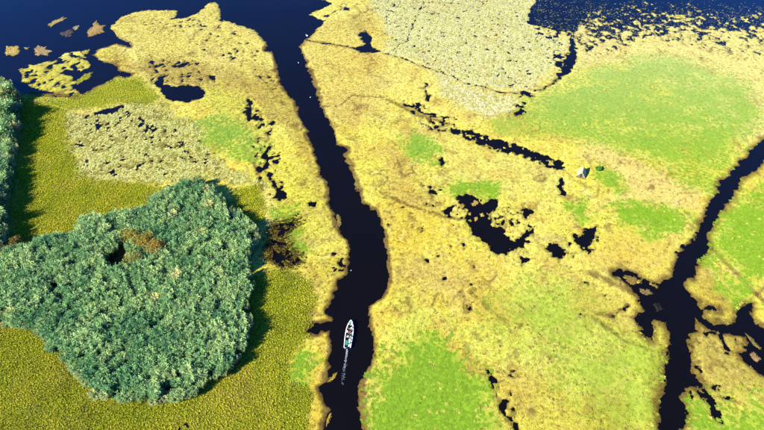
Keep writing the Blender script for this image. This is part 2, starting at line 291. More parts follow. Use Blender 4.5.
def marsh_height(X, Y, W):
    n = fbm(X, Y, 0.9, 2, 71.0)
    return np.where(W > 0, 0.02+0.16*np.tanh(W/1.2)+0.05*n*np.clip(W, 0, 1), 0.02+np.maximum(W, -4)*0.35)

# ------------------------------------------------------------------ materials
def new_mat(name):
    m = bpy.data.materials.new(name); m.use_nodes = True
    b = m.node_tree.nodes['Principled BSDF']; return m, m.node_tree, b
def link(nt, a, b): nt.links.new(a, b)
def plain(name, c, rough=.6, spec=.3, metal=0.0, var=0.12, scale=8.0):
    m, t, b = new_mat(name)
    n = t.nodes.new('ShaderNodeTexNoise'); n.inputs['Scale'].default_value = scale; n.inputs['Detail'].default_value = 5
    co = t.nodes.new('ShaderNodeTexCoord'); link(t, co.outputs['Object'], n.inputs['Vector'])
    r = t.nodes.new('ShaderNodeMapRange'); r.inputs[3].default_value = 1-var*1.6; r.inputs[4].default_value = 1+var*1.6
    link(t, n.outputs[0], r.inputs[0])
    h = t.nodes.new('ShaderNodeVectorMath'); h.operation = 'SCALE'; h.inputs[0].default_value = tuple(float(x) for x in c)
    link(t, r.outputs[0], h.inputs['Scale']); link(t, h.outputs[0], b.inputs['Base Color'])
    b.inputs['Roughness'].default_value = rough; b.inputs['Specular IOR Level'].default_value = spec; b.inputs['Metallic'].default_value = metal
    return m
def marsh_material():
    m, t, b = new_mat('marsh_mat')
    at = t.nodes.new('ShaderNodeAttribute'); at.attribute_name = 'col'
    geo = t.nodes.new('ShaderNodeNewGeometry')
    def noise(scale, detail=4, rough=.6):
        n = t.nodes.new('ShaderNodeTexNoise'); n.inputs['Scale'].default_value = scale; n.inputs['Detail'].default_value = detail; n.inputs['Roughness'].default_value = rough
        link(t, geo.outputs['Position'], n.inputs['Vector']); return n
    nf = noise(2.6, 5, .72); nm = noise(0.8, 4, .65)
    r1 = t.nodes.new('ShaderNodeMapRange'); r1.inputs[1].default_value = .3; r1.inputs[2].default_value = .7; r1.inputs[3].default_value = .6; r1.inputs[4].default_value = 1.36
    link(t, nf.outputs[0], r1.inputs[0])
    r2 = t.nodes.new('ShaderNodeMapRange'); r2.inputs[1].default_value = .35; r2.inputs[2].default_value = .65; r2.inputs[3].default_value = .84; r2.inputs[4].default_value = 1.14
    link(t, nm.outputs[0], r2.inputs[0])
    mu = t.nodes.new('ShaderNodeMath'); mu.operation = 'MULTIPLY'; link(t, r1.outputs[0], mu.inputs[0]); link(t, r2.outputs[0], mu.inputs[1])
    fl = t.nodes.new('ShaderNodeMix'); fl.data_type = 'FLOAT'; link(t, at.outputs['Alpha'], fl.inputs[0]); fl.inputs[2].default_value = 1.0; link(t, mu.outputs[0], fl.inputs[3])
    sc = t.nodes.new('ShaderNodeVectorMath'); sc.operation = 'SCALE'; link(t, at.outputs['Color'], sc.inputs[0]); link(t, fl.outputs[0], sc.inputs['Scale'])
    # dead brown flecks
    nb = noise(1.7, 5, .7); rb = t.nodes.new('ShaderNodeMapRange'); rb.inputs[1].default_value = .60; rb.inputs[2].default_value = .70; rb.inputs[4].default_value = .38
    link(t, nb.outputs[0], rb.inputs[0])
    rm = t.nodes.new('ShaderNodeMath'); rm.operation = 'MULTIPLY'; link(t, rb.outputs[0], rm.inputs[0]); link(t, at.outputs['Alpha'], rm.inputs[1])
    mx = t.nodes.new('ShaderNodeMix'); mx.data_type = 'RGBA'; link(t, rm.outputs[0], mx.inputs[0]); link(t, sc.outputs[0], mx.inputs[6]); mx.inputs[7].default_value = rgba(alb(128,98,48))
    link(t, mx.outputs[2], b.inputs['Base Color'])
    bu = t.nodes.new('ShaderNodeBump'); bu.inputs['Strength'].default_value = .55; bu.inputs['Distance'].default_value = .22
    link(t, nf.outputs[0], bu.inputs['Height']); link(t, bu.outputs[0], b.inputs['Normal'])
    b.inputs['Roughness'].default_value = .9; b.inputs['Specular IOR Level'].default_value = .12
    return m
def leaf_material(name, rough=.55, spec=.25, trans=.25):
    """colour from the scattered plant's own 'col', a little different on every plant"""
    m, t, b = new_mat(name)
    at = t.nodes.new('ShaderNodeAttribute'); at.attribute_name = 'col'; at.attribute_type = 'INSTANCER'
    sh = t.nodes.new('ShaderNodeAttribute'); sh.attribute_name = 'tint'; sh.attribute_type = 'GEOMETRY'
    mu = t.nodes.new('ShaderNodeMix'); mu.data_type = 'RGBA'; mu.blend_type = 'MULTIPLY'; mu.inputs[0].default_value = 1.0
    link(t, at.outputs['Color'], mu.inputs[6]); link(t, sh.outputs['Color'], mu.inputs[7]); link(t, mu.outputs[2], b.inputs['Base Color'])
    b.inputs['Roughness'].default_value = rough; b.inputs['Specular IOR Level'].default_value = spec
    if trans:
        tr = t.nodes.new('ShaderNodeBsdfTranslucent'); link(t, mu.outputs[2], tr.inputs[0])
        ms = t.nodes.new('ShaderNodeMixShader'); ms.inputs[0].default_value = trans
        link(t, b.outputs[0], ms.inputs[1]); link(t, tr.outputs[0], ms.inputs[2]); link(t, ms.outputs[0], t.nodes['Material Output'].inputs[0])
    return m
def vcol_material(name, rough=.7, trans=.2):
    m, t, b = new_mat(name)
    at = t.nodes.new('ShaderNodeAttribute'); at.attribute_name = 'col'
    link(t, at.outputs['Color'], b.inputs['Base Color']); b.inputs['Roughness'].default_value = rough; b.inputs['Specular IOR Level'].default_value = .2
    tr = t.nodes.new('ShaderNodeBsdfTranslucent'); link(t, at.outputs['Color'], tr.inputs[0])
    ms = t.nodes.new('ShaderNodeMixShader'); ms.inputs[0].default_value = trans
    link(t, b.outputs[0], ms.inputs[1]); link(t, tr.outputs[0], ms.inputs[2]); link(t, ms.outputs[0], t.nodes['Material Output'].inputs[0])
    return m
def water_material():
    m, t, b = new_mat('water')
    geo = t.nodes.new('ShaderNodeNewGeometry')
    n = t.nodes.new('ShaderNodeTexNoise'); n.inputs['Scale'].default_value = .06; n.inputs['Detail'].default_value = 4; link(t, geo.outputs['Position'], n.inputs['Vector'])
    cr = t.nodes.new('ShaderNodeValToRGB'); link(t, n.outputs[0], cr.inputs[0])
    cr.color_ramp.elements[0].color = (.0028,.0020,.0008,1); cr.color_ramp.elements[1].color = (.0038,.0030,.0016,1)
    link(t, cr.outputs[0], b.inputs['Base Color'])
    b.inputs['Roughness'].default_value = .09; b.inputs['IOR'].default_value = 1.33
    n2 = t.nodes.new('ShaderNodeTexNoise'); n2.inputs['Scale'].default_value = 1.3; n2.inputs['Detail'].default_value = 5
    mp = t.nodes.new('ShaderNodeMapping'); mp.inputs['Scale'].default_value = (.55, 1.2, 1); mp.inputs['Rotation'].default_value = (0, 0, .5)
    link(t, geo.outputs['Position'], mp.inputs[0]); link(t, mp.outputs[0], n2.inputs['Vector'])
    bu = t.nodes.new('ShaderNodeBump'); bu.inputs['Strength'].default_value = .35; bu.inputs['Distance'].default_value = .05
    link(t, n2.outputs[0], bu.inputs['Height']); link(t, bu.outputs[0], b.inputs['Normal'])
    return m
M_MARSH = marsh_material(); M_WATER = water_material()
M_REED = leaf_material('reed_leaf', .6, .18, .22); M_SEDGE = leaf_material('sedge_leaf', .6, .2, .25)
M_PAD = leaf_material('lily_pad', .45, .35, .08); M_DUCK = leaf_material('duckweed', .7, .2, .1); M_TUFT = leaf_material('marsh_tuft', .8, .1, .2)
M_VCOL = vcol_material('shrub_leaf')

# ------------------------------------------------------------------ mesh builders
def mesh_np(name, V, F, mat, col=None, smooth=False, alpha=None):
    V = np.asarray(V, np.float32); F = np.asarray(F, np.int32)
    me = bpy.data.meshes.new(name); k = F.shape[1]
    me.vertices.add(len(V)); me.vertices.foreach_set('co', V.ravel())
    me.loops.add(F.size); me.loops.foreach_set('vertex_index', F.ravel())
    me.polygons.add(len(F)); me.polygons.foreach_set('loop_start', np.arange(0, F.size, k, dtype=np.int32))
    me.update(calc_edges=True)
    if smooth: me.polygons.foreach_set('use_smooth', np.ones(len(F), bool))
    if col is not None:
        a = me.attributes.new('col', 'FLOAT_COLOR', 'POINT')
        a.data.foreach_set('color', np.concatenate([col, np.ones((len(col), 1)) if alpha is None else alpha[:, None]], 1).astype(np.float32).ravel())
    me.materials.append(mat); return me
def add(name, data, parent=None, loc=(0,0,0), rz=0.0, **props):
    o = bpy.data.objects.new(name, data); COL.objects.link(o); o.location = loc; o.rotation_euler = (0, 0, rz)
    if parent: o.parent = parent
    for k, v in props.items(): o[k] = v
    return o

# ------------------------------------------------------------------ terrain and water
def axis(lo, hi, step, out_lo, out_hi):
    a = [lo]
    while a[-1] < hi: a.append(a[-1]+step(a[-1]))
    s = step(lo)
    L = [lo]
    while L[-1] > out_lo: s *= 1.13; L.append(L[-1]-s)
    s = step(a[-1]); R = [a[-1]]
    while R[-1] < out_hi: s *= 1.13; R.append(R[-1]+s)
    return np.array(L[:0:-1]+a+R[1:])
xs = axis(-212, 212, lambda v: .42, -5000, 5000)
ys = axis(36, 268, lambda v: .30*(max(v, 36)/36)**.46, -2500, 7000)
X, Y = np.meshgrid(xs, ys)
W, MAINF, RIVF = water_field(X, Y)
Wf = np.where(W < 6, W, W)
Z = marsh_height(X, Y, W)
C, GW = marsh_colour(X, Y, W, MAINF, RIVF)
ny, nx = X.shape
idx = np.arange(ny*nx).reshape(ny, nx)
F = np.stack([idx[:-1,:-1], idx[:-1,1:], idx[1:,1:], idx[1:,:-1]], -1).reshape(-1, 4)
# leave out faces that lie deep below the dark water
zf = Z.ravel()[F].max(1); F = F[zf > -0.9]
V = np.stack([X, Y, Z], -1).reshape(-1, 3)
used = np.zeros(len(V), bool); used[F.ravel()] = True; remap = np.cumsum(used)-1
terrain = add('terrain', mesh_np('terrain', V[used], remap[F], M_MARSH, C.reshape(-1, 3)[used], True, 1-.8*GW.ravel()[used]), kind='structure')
wv = np.array([[-5200,-2700,0],[5200,-2700,0],[5200,7200,0],[-5200,7200,0]])
add('water', mesh_np('water', wv, np.array([[0,1,2,3]]), M_WATER), kind='structure')

def surf(x, y):
    x = np.asarray(x, float); y = np.asarray(y, float)
    W, a, b = water_field(x, y); return W, marsh_height(x, y, W), a, b

# ------------------------------------------------------------------ scattered plants (what nobody could count)
def proto_mesh(name, V, F, tint, mat):
    me = mesh_np(name, V, F, mat)
    a = me.attributes.new('tint', 'FLOAT_COLOR', 'POINT')
    a.data.foreach_set('color', np.concatenate([tint, np.ones((len(tint), 1))], 1).astype(np.float32).ravel())
    return me
def blades(seed, kind):
    r = random.Random(seed); V = []; F = []; T = []
    def quad(a, b, wd, t, side=None):
        a, b = Vector(a), Vector(b); d = (b-a)
        s = side or d.cross(Vector((0,0,1)));
        if s.length < 1e-4: s = Vector((1,0,0))
        s = s.normalized()*wd
        i = len(V); mid = a.lerp(b, .45)+Vector((0,0,d.length*.10))
        V.extend([a[:], (mid+s)[:], b[:], (mid-s)[:]]); F.append((i,i+1,i+2,i+3)); T.extend([t]*4)
    if kind == 'reed':
        for k in range(16):
            a = r.uniform(0, 6.283); rad = r.uniform(.05, .32); lean = r.uniform(.15, .62)
            h = r.uniform(.76, 1.0); base = Vector((rad*math.cos(a), rad*math.sin(a), 0))
            a2 = a+r.uniform(-.6, .6)
            top = base+Vector((lean*math.cos(a2), lean*math.sin(a2), 3.8*h))
            t0 = r.uniform(.85, 1.1)
            i = len(V); s = Vector((-math.sin(a2), math.cos(a2), 0))*.022
            V.extend([(base+s)[:], (base-s)[:], (top-s*.5)[:], (top+s*.5)[:]]); F.append((i,i+1,i+2,i+3)); T.extend([(t0*.9, t0*.8, t0*.55)]*4)
            for j in range(7):
                f = .42+.56*j/7+r.uniform(-.03, .03); p = base.lerp(top, f); la = a2+r.uniform(-1.7, 1.7)
                L = r.uniform(.50, .92)*(1.15-.5*f); up = r.uniform(-.05, .45)
                q = p+Vector((L*math.cos(la), L*math.sin(la), L*up)); t = t0*r.uniform(.85, 1.15)*(0.85+.25*f)
                side = Vector((-math.sin(la), math.cos(la), r.uniform(-.5, .5)))
                quad(p, q, .10, (t, t, t), side)
            pl = top+Vector((.20*math.cos(a2), .20*math.sin(a2), .12)); t = r.uniform(1.0, 1.25)
            quad(top-Vector((0,0,.1)), pl, .075, (t*1.25, t*1.12, t*.95), Vector((-math.sin(a2), math.cos(a2), .3)))
    elif kind == 'sedge':
        for k in range(16):
            a = r.uniform(0, 6.283); ln = r.uniform(.18, .42); h = r.uniform(.28, .55)
            b = Vector((.07*math.cos(a), .07*math.sin(a), 0)); t = r.uniform(.86, 1.14)
            quad(b, b+Vector((ln*math.cos(a), ln*math.sin(a), h*.75)), .062, (t, t, t*.9), Vector((-math.sin(a), math.cos(a), r.uniform(-.3,.3))))
    elif kind == 'pad':
        for k in range(7):
            a = r.uniform(0, 6.283); d = r.uniform(0, .55); R = r.uniform(.16, .30); c = Vector((d*math.cos(a), d*math.sin(a), r.uniform(.01, .07)))
            n = 7; na = r.uniform(0, 6.28); t = r.uniform(.78, 1.15); tilt = Vector((r.uniform(-.2,.2), r.uniform(-.2,.2)))
            i0 = len(V); ring = []
            for j in range(n+1):
                an = na+.25+5.78*j/n; rr = R*r.uniform(.92, 1.06)
                v = Vector((rr*math.cos(an), rr*math.sin(an), 0)); v.z = abs(v.x*tilt.x+v.y*tilt.y)+.012
                V.append((c+v)[:]); T.append((t, t, t)); ring.append(len(V)-1)
            V.append(c[:]); T.append((t*.95, t*.95, t*.9)); cc = len(V)-1
            for j in range(0, n, 2):
                F.append((cc, ring[j], ring[j+1], ring[min(j+2, n)]) if j+2 <= n else (cc, ring[j], ring[j+1], ring[j+1]))
        F2 = [f for f in F if len(set(f)) == 4]; F = F2
    elif kind == 'rosette':      # floating duckweed and water-soldier rosettes
        for k in range(10):
            a0 = r.uniform(0, 6.28); d = r.uniform(0, .5); c = Vector((d*math.cos(a0), d*math.sin(a0), .02)); t = r.uniform(.9, 1.08)
            for j in range(5):
                a = a0+j*1.256+r.uniform(-.3, .3); L = r.uniform(.13, .24)
                quad(c, c+Vector((L*math.cos(a), L*math.sin(a), r.uniform(.01, .04))), .08, (t, t, t*.95), Vector((-math.sin(a), math.cos(a), r.uniform(-.25,.25))))
    elif kind == 'tuft':
        for k in range(22):
            a = r.uniform(0, 6.283); d = r.uniform(0, .42); ln = r.uniform(.08, .26); h = r.uniform(.04, .17)
            b = Vector((d*math.cos(a*3.1), d*math.sin(a*3.1), 0)); t = r.uniform(.84, 1.15)
            quad(b, b+Vector((ln*math.cos(a), ln*math.sin(a), h)), .06, (t, t, t*.92), Vector((-math.sin(a), math.cos(a), r.uniform(-.4,.4))))
    return np.array(V), np.array(F), np.array(T)
PROTO = {}
def protos(kind, mat, n=5):
    if kind not in PROTO:
        c = bpy.data.collections.new('plants_'+kind)
        for k in range(n):
            V, F, T = blades(100+k*13+len(kind), kind)
            c.objects.link(bpy.data.objects.new('%s_%d' % (kind, k), proto_mesh(kind, V, F, T, mat)))
        PROTO[kind] = (c, n)
    return PROTO[kind]
GROUPS = {}
def scatter_group(kind, mat):
    if kind in GROUPS: return GROUPS[kind]
    c, n = protos(kind, mat)
    g = bpy.data.node_groups.new('scatter_'+kind, 'GeometryNodeTree')
    g.interface.new_socket('Geometry', in_out='INPUT', socket_type='NodeSocketGeometry'); g.interface.new_socket('Geometry', in_out='OUTPUT', socket_type='NodeSocketGeometry')
    gi = g.nodes.new('NodeGroupInput'); go = g.nodes.new('NodeGroupOutput')
    ip = g.nodes.new('GeometryNodeInstanceOnPoints'); ci = g.nodes.new('GeometryNodeCollectionInfo')
    ci.inputs['Collection'].default_value = c; ci.inputs['Separate Children'].default_value = True; ci.inputs['Reset Children'].default_value = True
    def na(nm, typ):
        x = g.nodes.new('GeometryNodeInputNamedAttribute'); x.data_type = typ; x.inputs[0].default_value = nm; return x.outputs[0]
    g.links.new(gi.outputs[0], ip.inputs['Points']); g.links.new(ci.outputs[0], ip.inputs['Instance']); ip.inputs['Pick Instance'].default_value = True
    g.links.new(na('var', 'INT'), ip.inputs['Instance Index']); g.links.new(na('rot', 'FLOAT_VECTOR'), ip.inputs['Rotation']); g.links.new(na('scl', 'FLOAT_VECTOR'), ip.inputs['Scale'])
    g.links.new(ip.outputs[0], go.inputs[0]); GROUPS[kind] = g; return g
NPOINTS = {}
def scatter(name, species, mat, pts, rot, scl, col, parent=None, loc=(0,0,0), **props):
    n = len(pts); NPOINTS[species] = NPOINTS.get(species, 0)+n
    me = bpy.data.meshes.new(name); me.vertices.add(n); me.vertices.foreach_set('co', np.asarray(pts, np.float32).ravel())
    for nm, ty, fld, d in (('rot', 'FLOAT_VECTOR', 'vector', rot), ('scl', 'FLOAT_VECTOR', 'vector', scl), ('col', 'FLOAT_COLOR', 'color', np.concatenate([col, np.ones((n, 1))], 1))):
        me.attributes.new(nm, ty, 'POINT').data.foreach_set(fld, np.asarray(d, np.float32).ravel())
    me.attributes.new('var', 'INT', 'POINT').data.foreach_set('value', RNG.integers(0, 5, n).astype(np.int32))
    me.materials.append(mat)
    o = add(name, me, parent, loc, **props)
    md = o.modifiers.new('scatter', 'NODES'); md.node_group = scatter_group(species, mat); return o
def jitter(poly, step, margin=1.0, lim=(-216, 216, 34, 275)):
    x0, y0 = poly.min(0)-margin; x1, y1 = poly.max(0)+margin
    x0, x1, y0, y1 = max(x0, lim[0]), min(x1, lim[1]), max(y0, lim[2]), min(y1, lim[3])
    gx, gy = np.meshgrid(np.arange(x0, x1, step), np.arange(y0, y1, step))
    gx = gx.ravel()+RNG.uniform(-.48, .48, gx.size)*step; gy = gy.ravel()+RNG.uniform(-.48, .48, gy.size)*step
    return gx, gy
def rots(n, tilt=.15): return np.stack([RNG.normal(0, tilt, n), RNG.normal(0, tilt, n), RNG.uniform(0, 6.283, n)], 1)
def uni(n, lo, hi, flat=1.0):
    s = RNG.uniform(lo, hi, n); return np.stack([s, s, s*flat], 1)

# reeds
SHRUBS = [(133,243,3.0,5.0,(188,178,76),'yellow brown shrub left of the pair above the dark gap in the reeds'),
          (147,250,3.3,5.2,(196,172,70),'ochre shrub in the middle of the large reed bed'),
          (160,255,3.1,5.1,(200,166,72),'rusty ochre shrub rightmost in the middle of the large reed bed'),
          (137,265,2.6,4.8,(190,192,104),'pale olive shrub right beside the dark gap in the reeds'),
          (20,247,1.9,3.6,(160,140,66),'brown shrub at the upper left rim of the large reed bed'),
          (12,254,1.5,3.2,(170,154,80),'small tan shrub between the two reed beds at the left'),
          (168,190,1.0,1.3,(130,92,50),'low brown shrub at the top rim of the large reed bed')]
SHRUB_AT = [P(a[0], a[1])+(a[2],) for a in SHRUBS]
def reed_bed(poly, name, label, hbase, step, holes, bigamp=.12):
    x, y = jitter(poly, step)
    wx = x+1.1*fbm(x, y, 4.5, 2, 5.0); wy = y+1.1*fbm(x, y, 4.5, 2, 25.0)
    d = sdist(poly, wx, wy)
    ok = d < 0.1
    for h in holes: ok &= sdist(h, wx, wy) > 0
    cs = 2.25; ci, cj = np.floor(x/cs), np.floor(y/cs); best = np.full(x.size, 9.0)
    for a in (-1, 0, 1):
        for b in (-1, 0, 1):
            u = (ci+a).astype(np.int64) & 255; v = (cj+b).astype(np.int64) & 255
            best = np.minimum(best, np.hypot((ci+a+.1+.8*_T[u, v])*cs-x, (cj+b+.1+.8*_T[v, (u+91) & 255])*cs-y))
    clump = 1-best/1.05; big = fbm(x, y, 9.0, 2, 53.0)
    ok &= RNG.random(x.size) < 0.97-0.95*sstep(-.05, .25, -clump)
    for sx, sy, sr in SHRUB_AT: ok &= np.hypot(x-sx, y-sy) > sr*.85
    x, y, d, clump, big = x[ok], y[ok], d[ok], clump[ok], big[ok]; n = len(x)
    s = (hbase/3.8)*(0.68+.50*np.clip(clump, -.6, 1)+big*bigamp)*RNG.uniform(.86, 1.12, n)*(0.72+.28*sstep(0, -2.0, d))
    scl = np.stack([s*RNG.uniform(.95, 1.25, n), s*RNG.uniform(.95, 1.25, n), s], 1)
    KR = .98; col = alb(118,158,98,KR)[None]*np.ones((n, 1)); pale = alb(172,194,124,KR); deep = alb(68,126,80,KR); tan = alb(222,200,130,KR)
    f = sstep(-.1, .8, fbm(x, y, 3.0, 2, 83.0)+.5*clump+RNG.normal(0, .15, n))[:, None]; col = col*(1-.55*f)+pale*.55*f
    f = sstep(-.1, .7, fbm(x, y, 5.0, 2, 93.0)+RNG.normal(0, .15, n))[:, None]; col = col*(1-.7*f)+deep*.7*f
    f = (sstep(-1.0, 0.1, d)*.5*RNG.random(n)+.6*(RNG.random(n) < .015))[:, None]; col = col*(1-f)+tan*f
    _, z, _, _ = surf(x, y)
    rot = rots(n, .06); psi = .45-rot[:, 2]; th = .06+.10*fbm(x, y, 7.0, 2, 131.0); rot[:, 0] += -th*np.sin(psi); rot[:, 1] += th*np.cos(psi)
    scatter(name, 'reed', M_REED, np.stack([x, y, np.maximum(z, .0)], 1), rot, scl, col, label=label, category='reeds', kind='stuff', group='reed beds on the left')
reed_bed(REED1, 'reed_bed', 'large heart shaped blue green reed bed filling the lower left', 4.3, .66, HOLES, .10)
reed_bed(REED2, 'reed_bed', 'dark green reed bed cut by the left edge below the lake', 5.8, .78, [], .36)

# sedge meadows
for k, (poly, lab) in enumerate(SEDGES):
    st = .36 if k != 3 else .55
    x, y = jitter(poly, st); n2 = fbm(x, y, 4.0, 3, 21.0)
    d = sdist(poly, x, y) + n2
    W, z, a, b = surf(x, y)
    ok = (d < RNG.normal(0, .5, len(x))) & (W > .15)
    for rb in (REED1, REED2): ok &= sdist(rb, x, y) > -1.6
    x, y, z = x[ok], y[ok], z[ok]; n = len(x)
    base = (alb(166,172,24,.95), alb(164,172,26,.95), alb(158,164,30,.95), alb(196,206,62,1.1))[k]
    col = base[None]*RNG.uniform(.75, 1.25, (n, 1)); q = sstep(-.2, .8, fbm(x, y, 7, 3, 77.0)+RNG.normal(0, .3, n))[:, None]
    col = col*(1-.5*q)+alb(222,204,70,1.15)*.5*q; q = sstep(.1, .8, fbm(x, y, 5, 3, 7.0)+RNG.normal(0, .3, n))[:, None]; col = col*(1-.55*q)+alb(140,160,30,1.15)*.5*q
    if k == 2:
        q = sstep(.25, .8, fbm(x+.5*y, y, 14, 4, 67.0)+.5*sstep(-40, -90, x-.3*(y-60))-.2+RNG.normal(0, .2, n))[:, None]; col = col*(1-.55*q)+alb(186,160,80,1.2)*.6*q
        q = sstep(.3, .8, fbm(x, y-.4*x, 6, 3, 97.0)+RNG.normal(0, .2, n))[:, None]; col = col*(1-.5*q)+alb(110,112,30,1.3)*.5*q
    scatter('sedge_meadow', 'sedge', M_SEDGE, np.stack([x, y, z-.02], 1), rots(n, .2), uni(n, .45, .95, .8), col, label=lab, category='sedge', kind='stuff', group='sedge meadows')

# duckweed carpets
for k, ((poly, lab), s) in enumerate(zip(GREENS, GREEN_STR)):
    x, y = jitter(poly, .62, 6.0 if k == 1 or s < .7 else 3.0); d = sdist(poly, x, y)+2.4*fbm(x, y, 4.0, 3, 21.0)+1.0*fbm(x, y, 1.2, 2, 41.0)+2.6*fbm(x, y, 14.0, 3, 1.0)
    W, z, a, b = surf(x, y)
    ok = (d < RNG.normal(-.6, 4.5 if k == 1 else 5.0 if s < .7 else 2.6 if k in (0, 5, 16) else 1.4, len(x))) & (W > .1) & (RNG.random(len(x)) < (.35+.6*s)*(.45 if s < .7 else 1)*((.9 if s > .93 else .42)+(.1 if s > .93 else .58)*sstep(-.75, .35, fbm(x, y*1.6, 9.0, 3, 15.0)+.5*fbm(x, y, 4.0, 3, 21.0))))
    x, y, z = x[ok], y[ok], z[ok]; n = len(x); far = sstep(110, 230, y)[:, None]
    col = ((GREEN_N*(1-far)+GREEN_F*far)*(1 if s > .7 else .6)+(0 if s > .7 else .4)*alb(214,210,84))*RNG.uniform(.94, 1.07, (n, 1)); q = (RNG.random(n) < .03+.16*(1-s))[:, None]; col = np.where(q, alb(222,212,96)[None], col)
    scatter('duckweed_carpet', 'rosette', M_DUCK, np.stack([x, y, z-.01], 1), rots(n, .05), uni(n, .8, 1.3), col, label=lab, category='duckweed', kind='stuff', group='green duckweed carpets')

# lily beds
def lily(poly, lab, step, base, gap, sc0, sc1, gname='beds of floating lily pads'):
    x, y = jitter(poly, step); n2 = fbm(x, y, 4.0, 3, 21.0)
    d = sdist(poly, x, y)+n2*2.2+2.6*fbm(x, y, 11.0, 2, 141.0)
    g = fbm(x, y, 1.6, 2, 37.0)
    W, z, a, b = surf(x, y)
    ok = (d < RNG.normal(-.3, 1.2, len(x))) & (g > gap+RNG.normal(0, .25, len(x))) & (W > -.05)
    x, y, z = x[ok], y[ok], z[ok]; n = len(x)
    col = base[None]*RNG.uniform(.84, 1.14, (n, 1)); q = (RNG.random(n) < .24)[:, None]; col = np.where(q, alb(214,212,92)[None], col)
    scatter('lily_pads', 'pad', M_PAD, np.stack([x, y, np.maximum(z, 0)+.02], 1), rots(n, .04), uni(n, sc0, sc1), col, label=lab, category='lily pads', kind='stuff', group=gname)
lily(LILY_L, 'cream lily pads over dark water between sedge meadow and lake', .52, alb(240,236,136), -.30, .45, .9)
lily(LILY_R, 'wide pale cream speckled lily bed at the top centre', .70, alb(246,244,168), -.75, .6, 1.05)
lily(LILY_R2, 'small cream speckled lily bed below the thin dark ditch', .84, alb(248,242,176), -.7, .8, 1.3)

# pads thinning out into the far lake
FARP = G([(530,-4),(545,-12),(600,-14),(700,-10),(770,-16),(800,20),(764,58),(725,60),(690,48),(650,50),(612,58),(580,68),(574,36),(560,30),(536,26)])
x, y = jitter(FARP, .80); W, z, a, b = surf(x, y); d = sdist(FARP, x, y)
t = np.clip((P(680, 2)[1]-y)/(P(680, 2)[1]-P(680, 44)[1]), 0, 1)+.5*fbm(x, y, 9.0, 3, 45.0)
left = sstep(95, 60, x-.15*(y-200))
ok = (d < 0) & (W < .3) & (RNG.random(len(x)) < np.clip(.06+.62*t+.16*left, 0, .8)); x, y, z, t = x[ok], y[ok], z[ok], t[ok]; n = len(x)
col = alb(184,182,120)[None]*RNG.uniform(.45, 1.1, (n, 1)); q = (RNG.random(n) < .6)[:, None]; col = np.where(q, alb(128,150,96)[None]*RNG.uniform(.6, 1.1, (n, 1)), col)
scatter('lily_pads', 'pad', M_PAD, np.stack([x, y, np.maximum(z, 0)+.015], 1), rots(n, .03), uni(n, .25, .75), col, label='sparse floating pads thinning out into the blue upper right lake', category='lily pads', kind='stuff', group='beds of floating lily pads')

# dead brown growth in the tangle left of the channel
x, y = jitter(RAGGED[0][0], .42, 1.0); d = sdist(RAGGED[0][0], x, y); W, z, a, b = surf(x, y)
ok = (d < RNG.normal(0, .8, len(x))) & (W > -.25) & (RNG.random(len(x)) < .8); x, y, z = x[ok], y[ok], z[ok]; n = len(x)
col = alb(122,96,40)[None]*RNG.uniform(.6, 1.3, (n, 1)); q = (RNG.random(n) < .2)[:, None]; col = np.where(q, alb(150,150,50)[None], col)
scatter('dead_sedge', 'sedge', M_SEDGE, np.stack([x, y, np.maximum(z, 0)-.02], 1), rots(n, .3), uni(n, .6, 1.3), col, label='dark brown tangle of dead sedge over black water beside the reed bed', category='sedge', kind='stuff')

# low tufts all over the yellow mats
x, y = jitter(np.array([[-212, 36], [212, 268]]), .92, 0)
inv = np.abs(x) < 60+y*.66; x, y = x[inv], y[inv]
W, z, a, b = surf(x, y)
col, gw = marsh_colour(x, y, W, a, b)
ok = (W > .12) & ((a > 2.0) | (RNG.random(len(x)) < .35) | (y > 215))
for p in (REED1, REED2, LILY_R, LILY_L): ok &= sdist(p, x, y) > -.2
for p, l in SEDGES: ok &= sdist(p, x, y) > -.6
ok &= RNG.random(len(x)) < .85*(1-.92*sstep(.25, .7, gw))
x, y, z, col = x[ok], y[ok], z[ok], col[ok]; n = len(x)
col = np.clip(col*RNG.uniform(.82, 1.2, (n, 1)), 0, .62); u = RNG.random(n)[:, None]; br = .08+.16*sstep(.0, .6, fbm(x, y, 6.0, 3, 121.0))[:, None]
col = np.where(u < br, alb(164,128,78)[None], col); col = np.where(u > .90, np.minimum(col*.6+alb(250,240,170)*.4, .7), col)
scatter('marsh_tufts', 'tuft', M_TUFT, np.stack([x, y, z-.02], 1), rots(n, .1), uni(n, .7, 1.3), col, label='low yellow marsh growth covering the floating mats around the ponds and channels', category='marsh plants', kind='stuff')

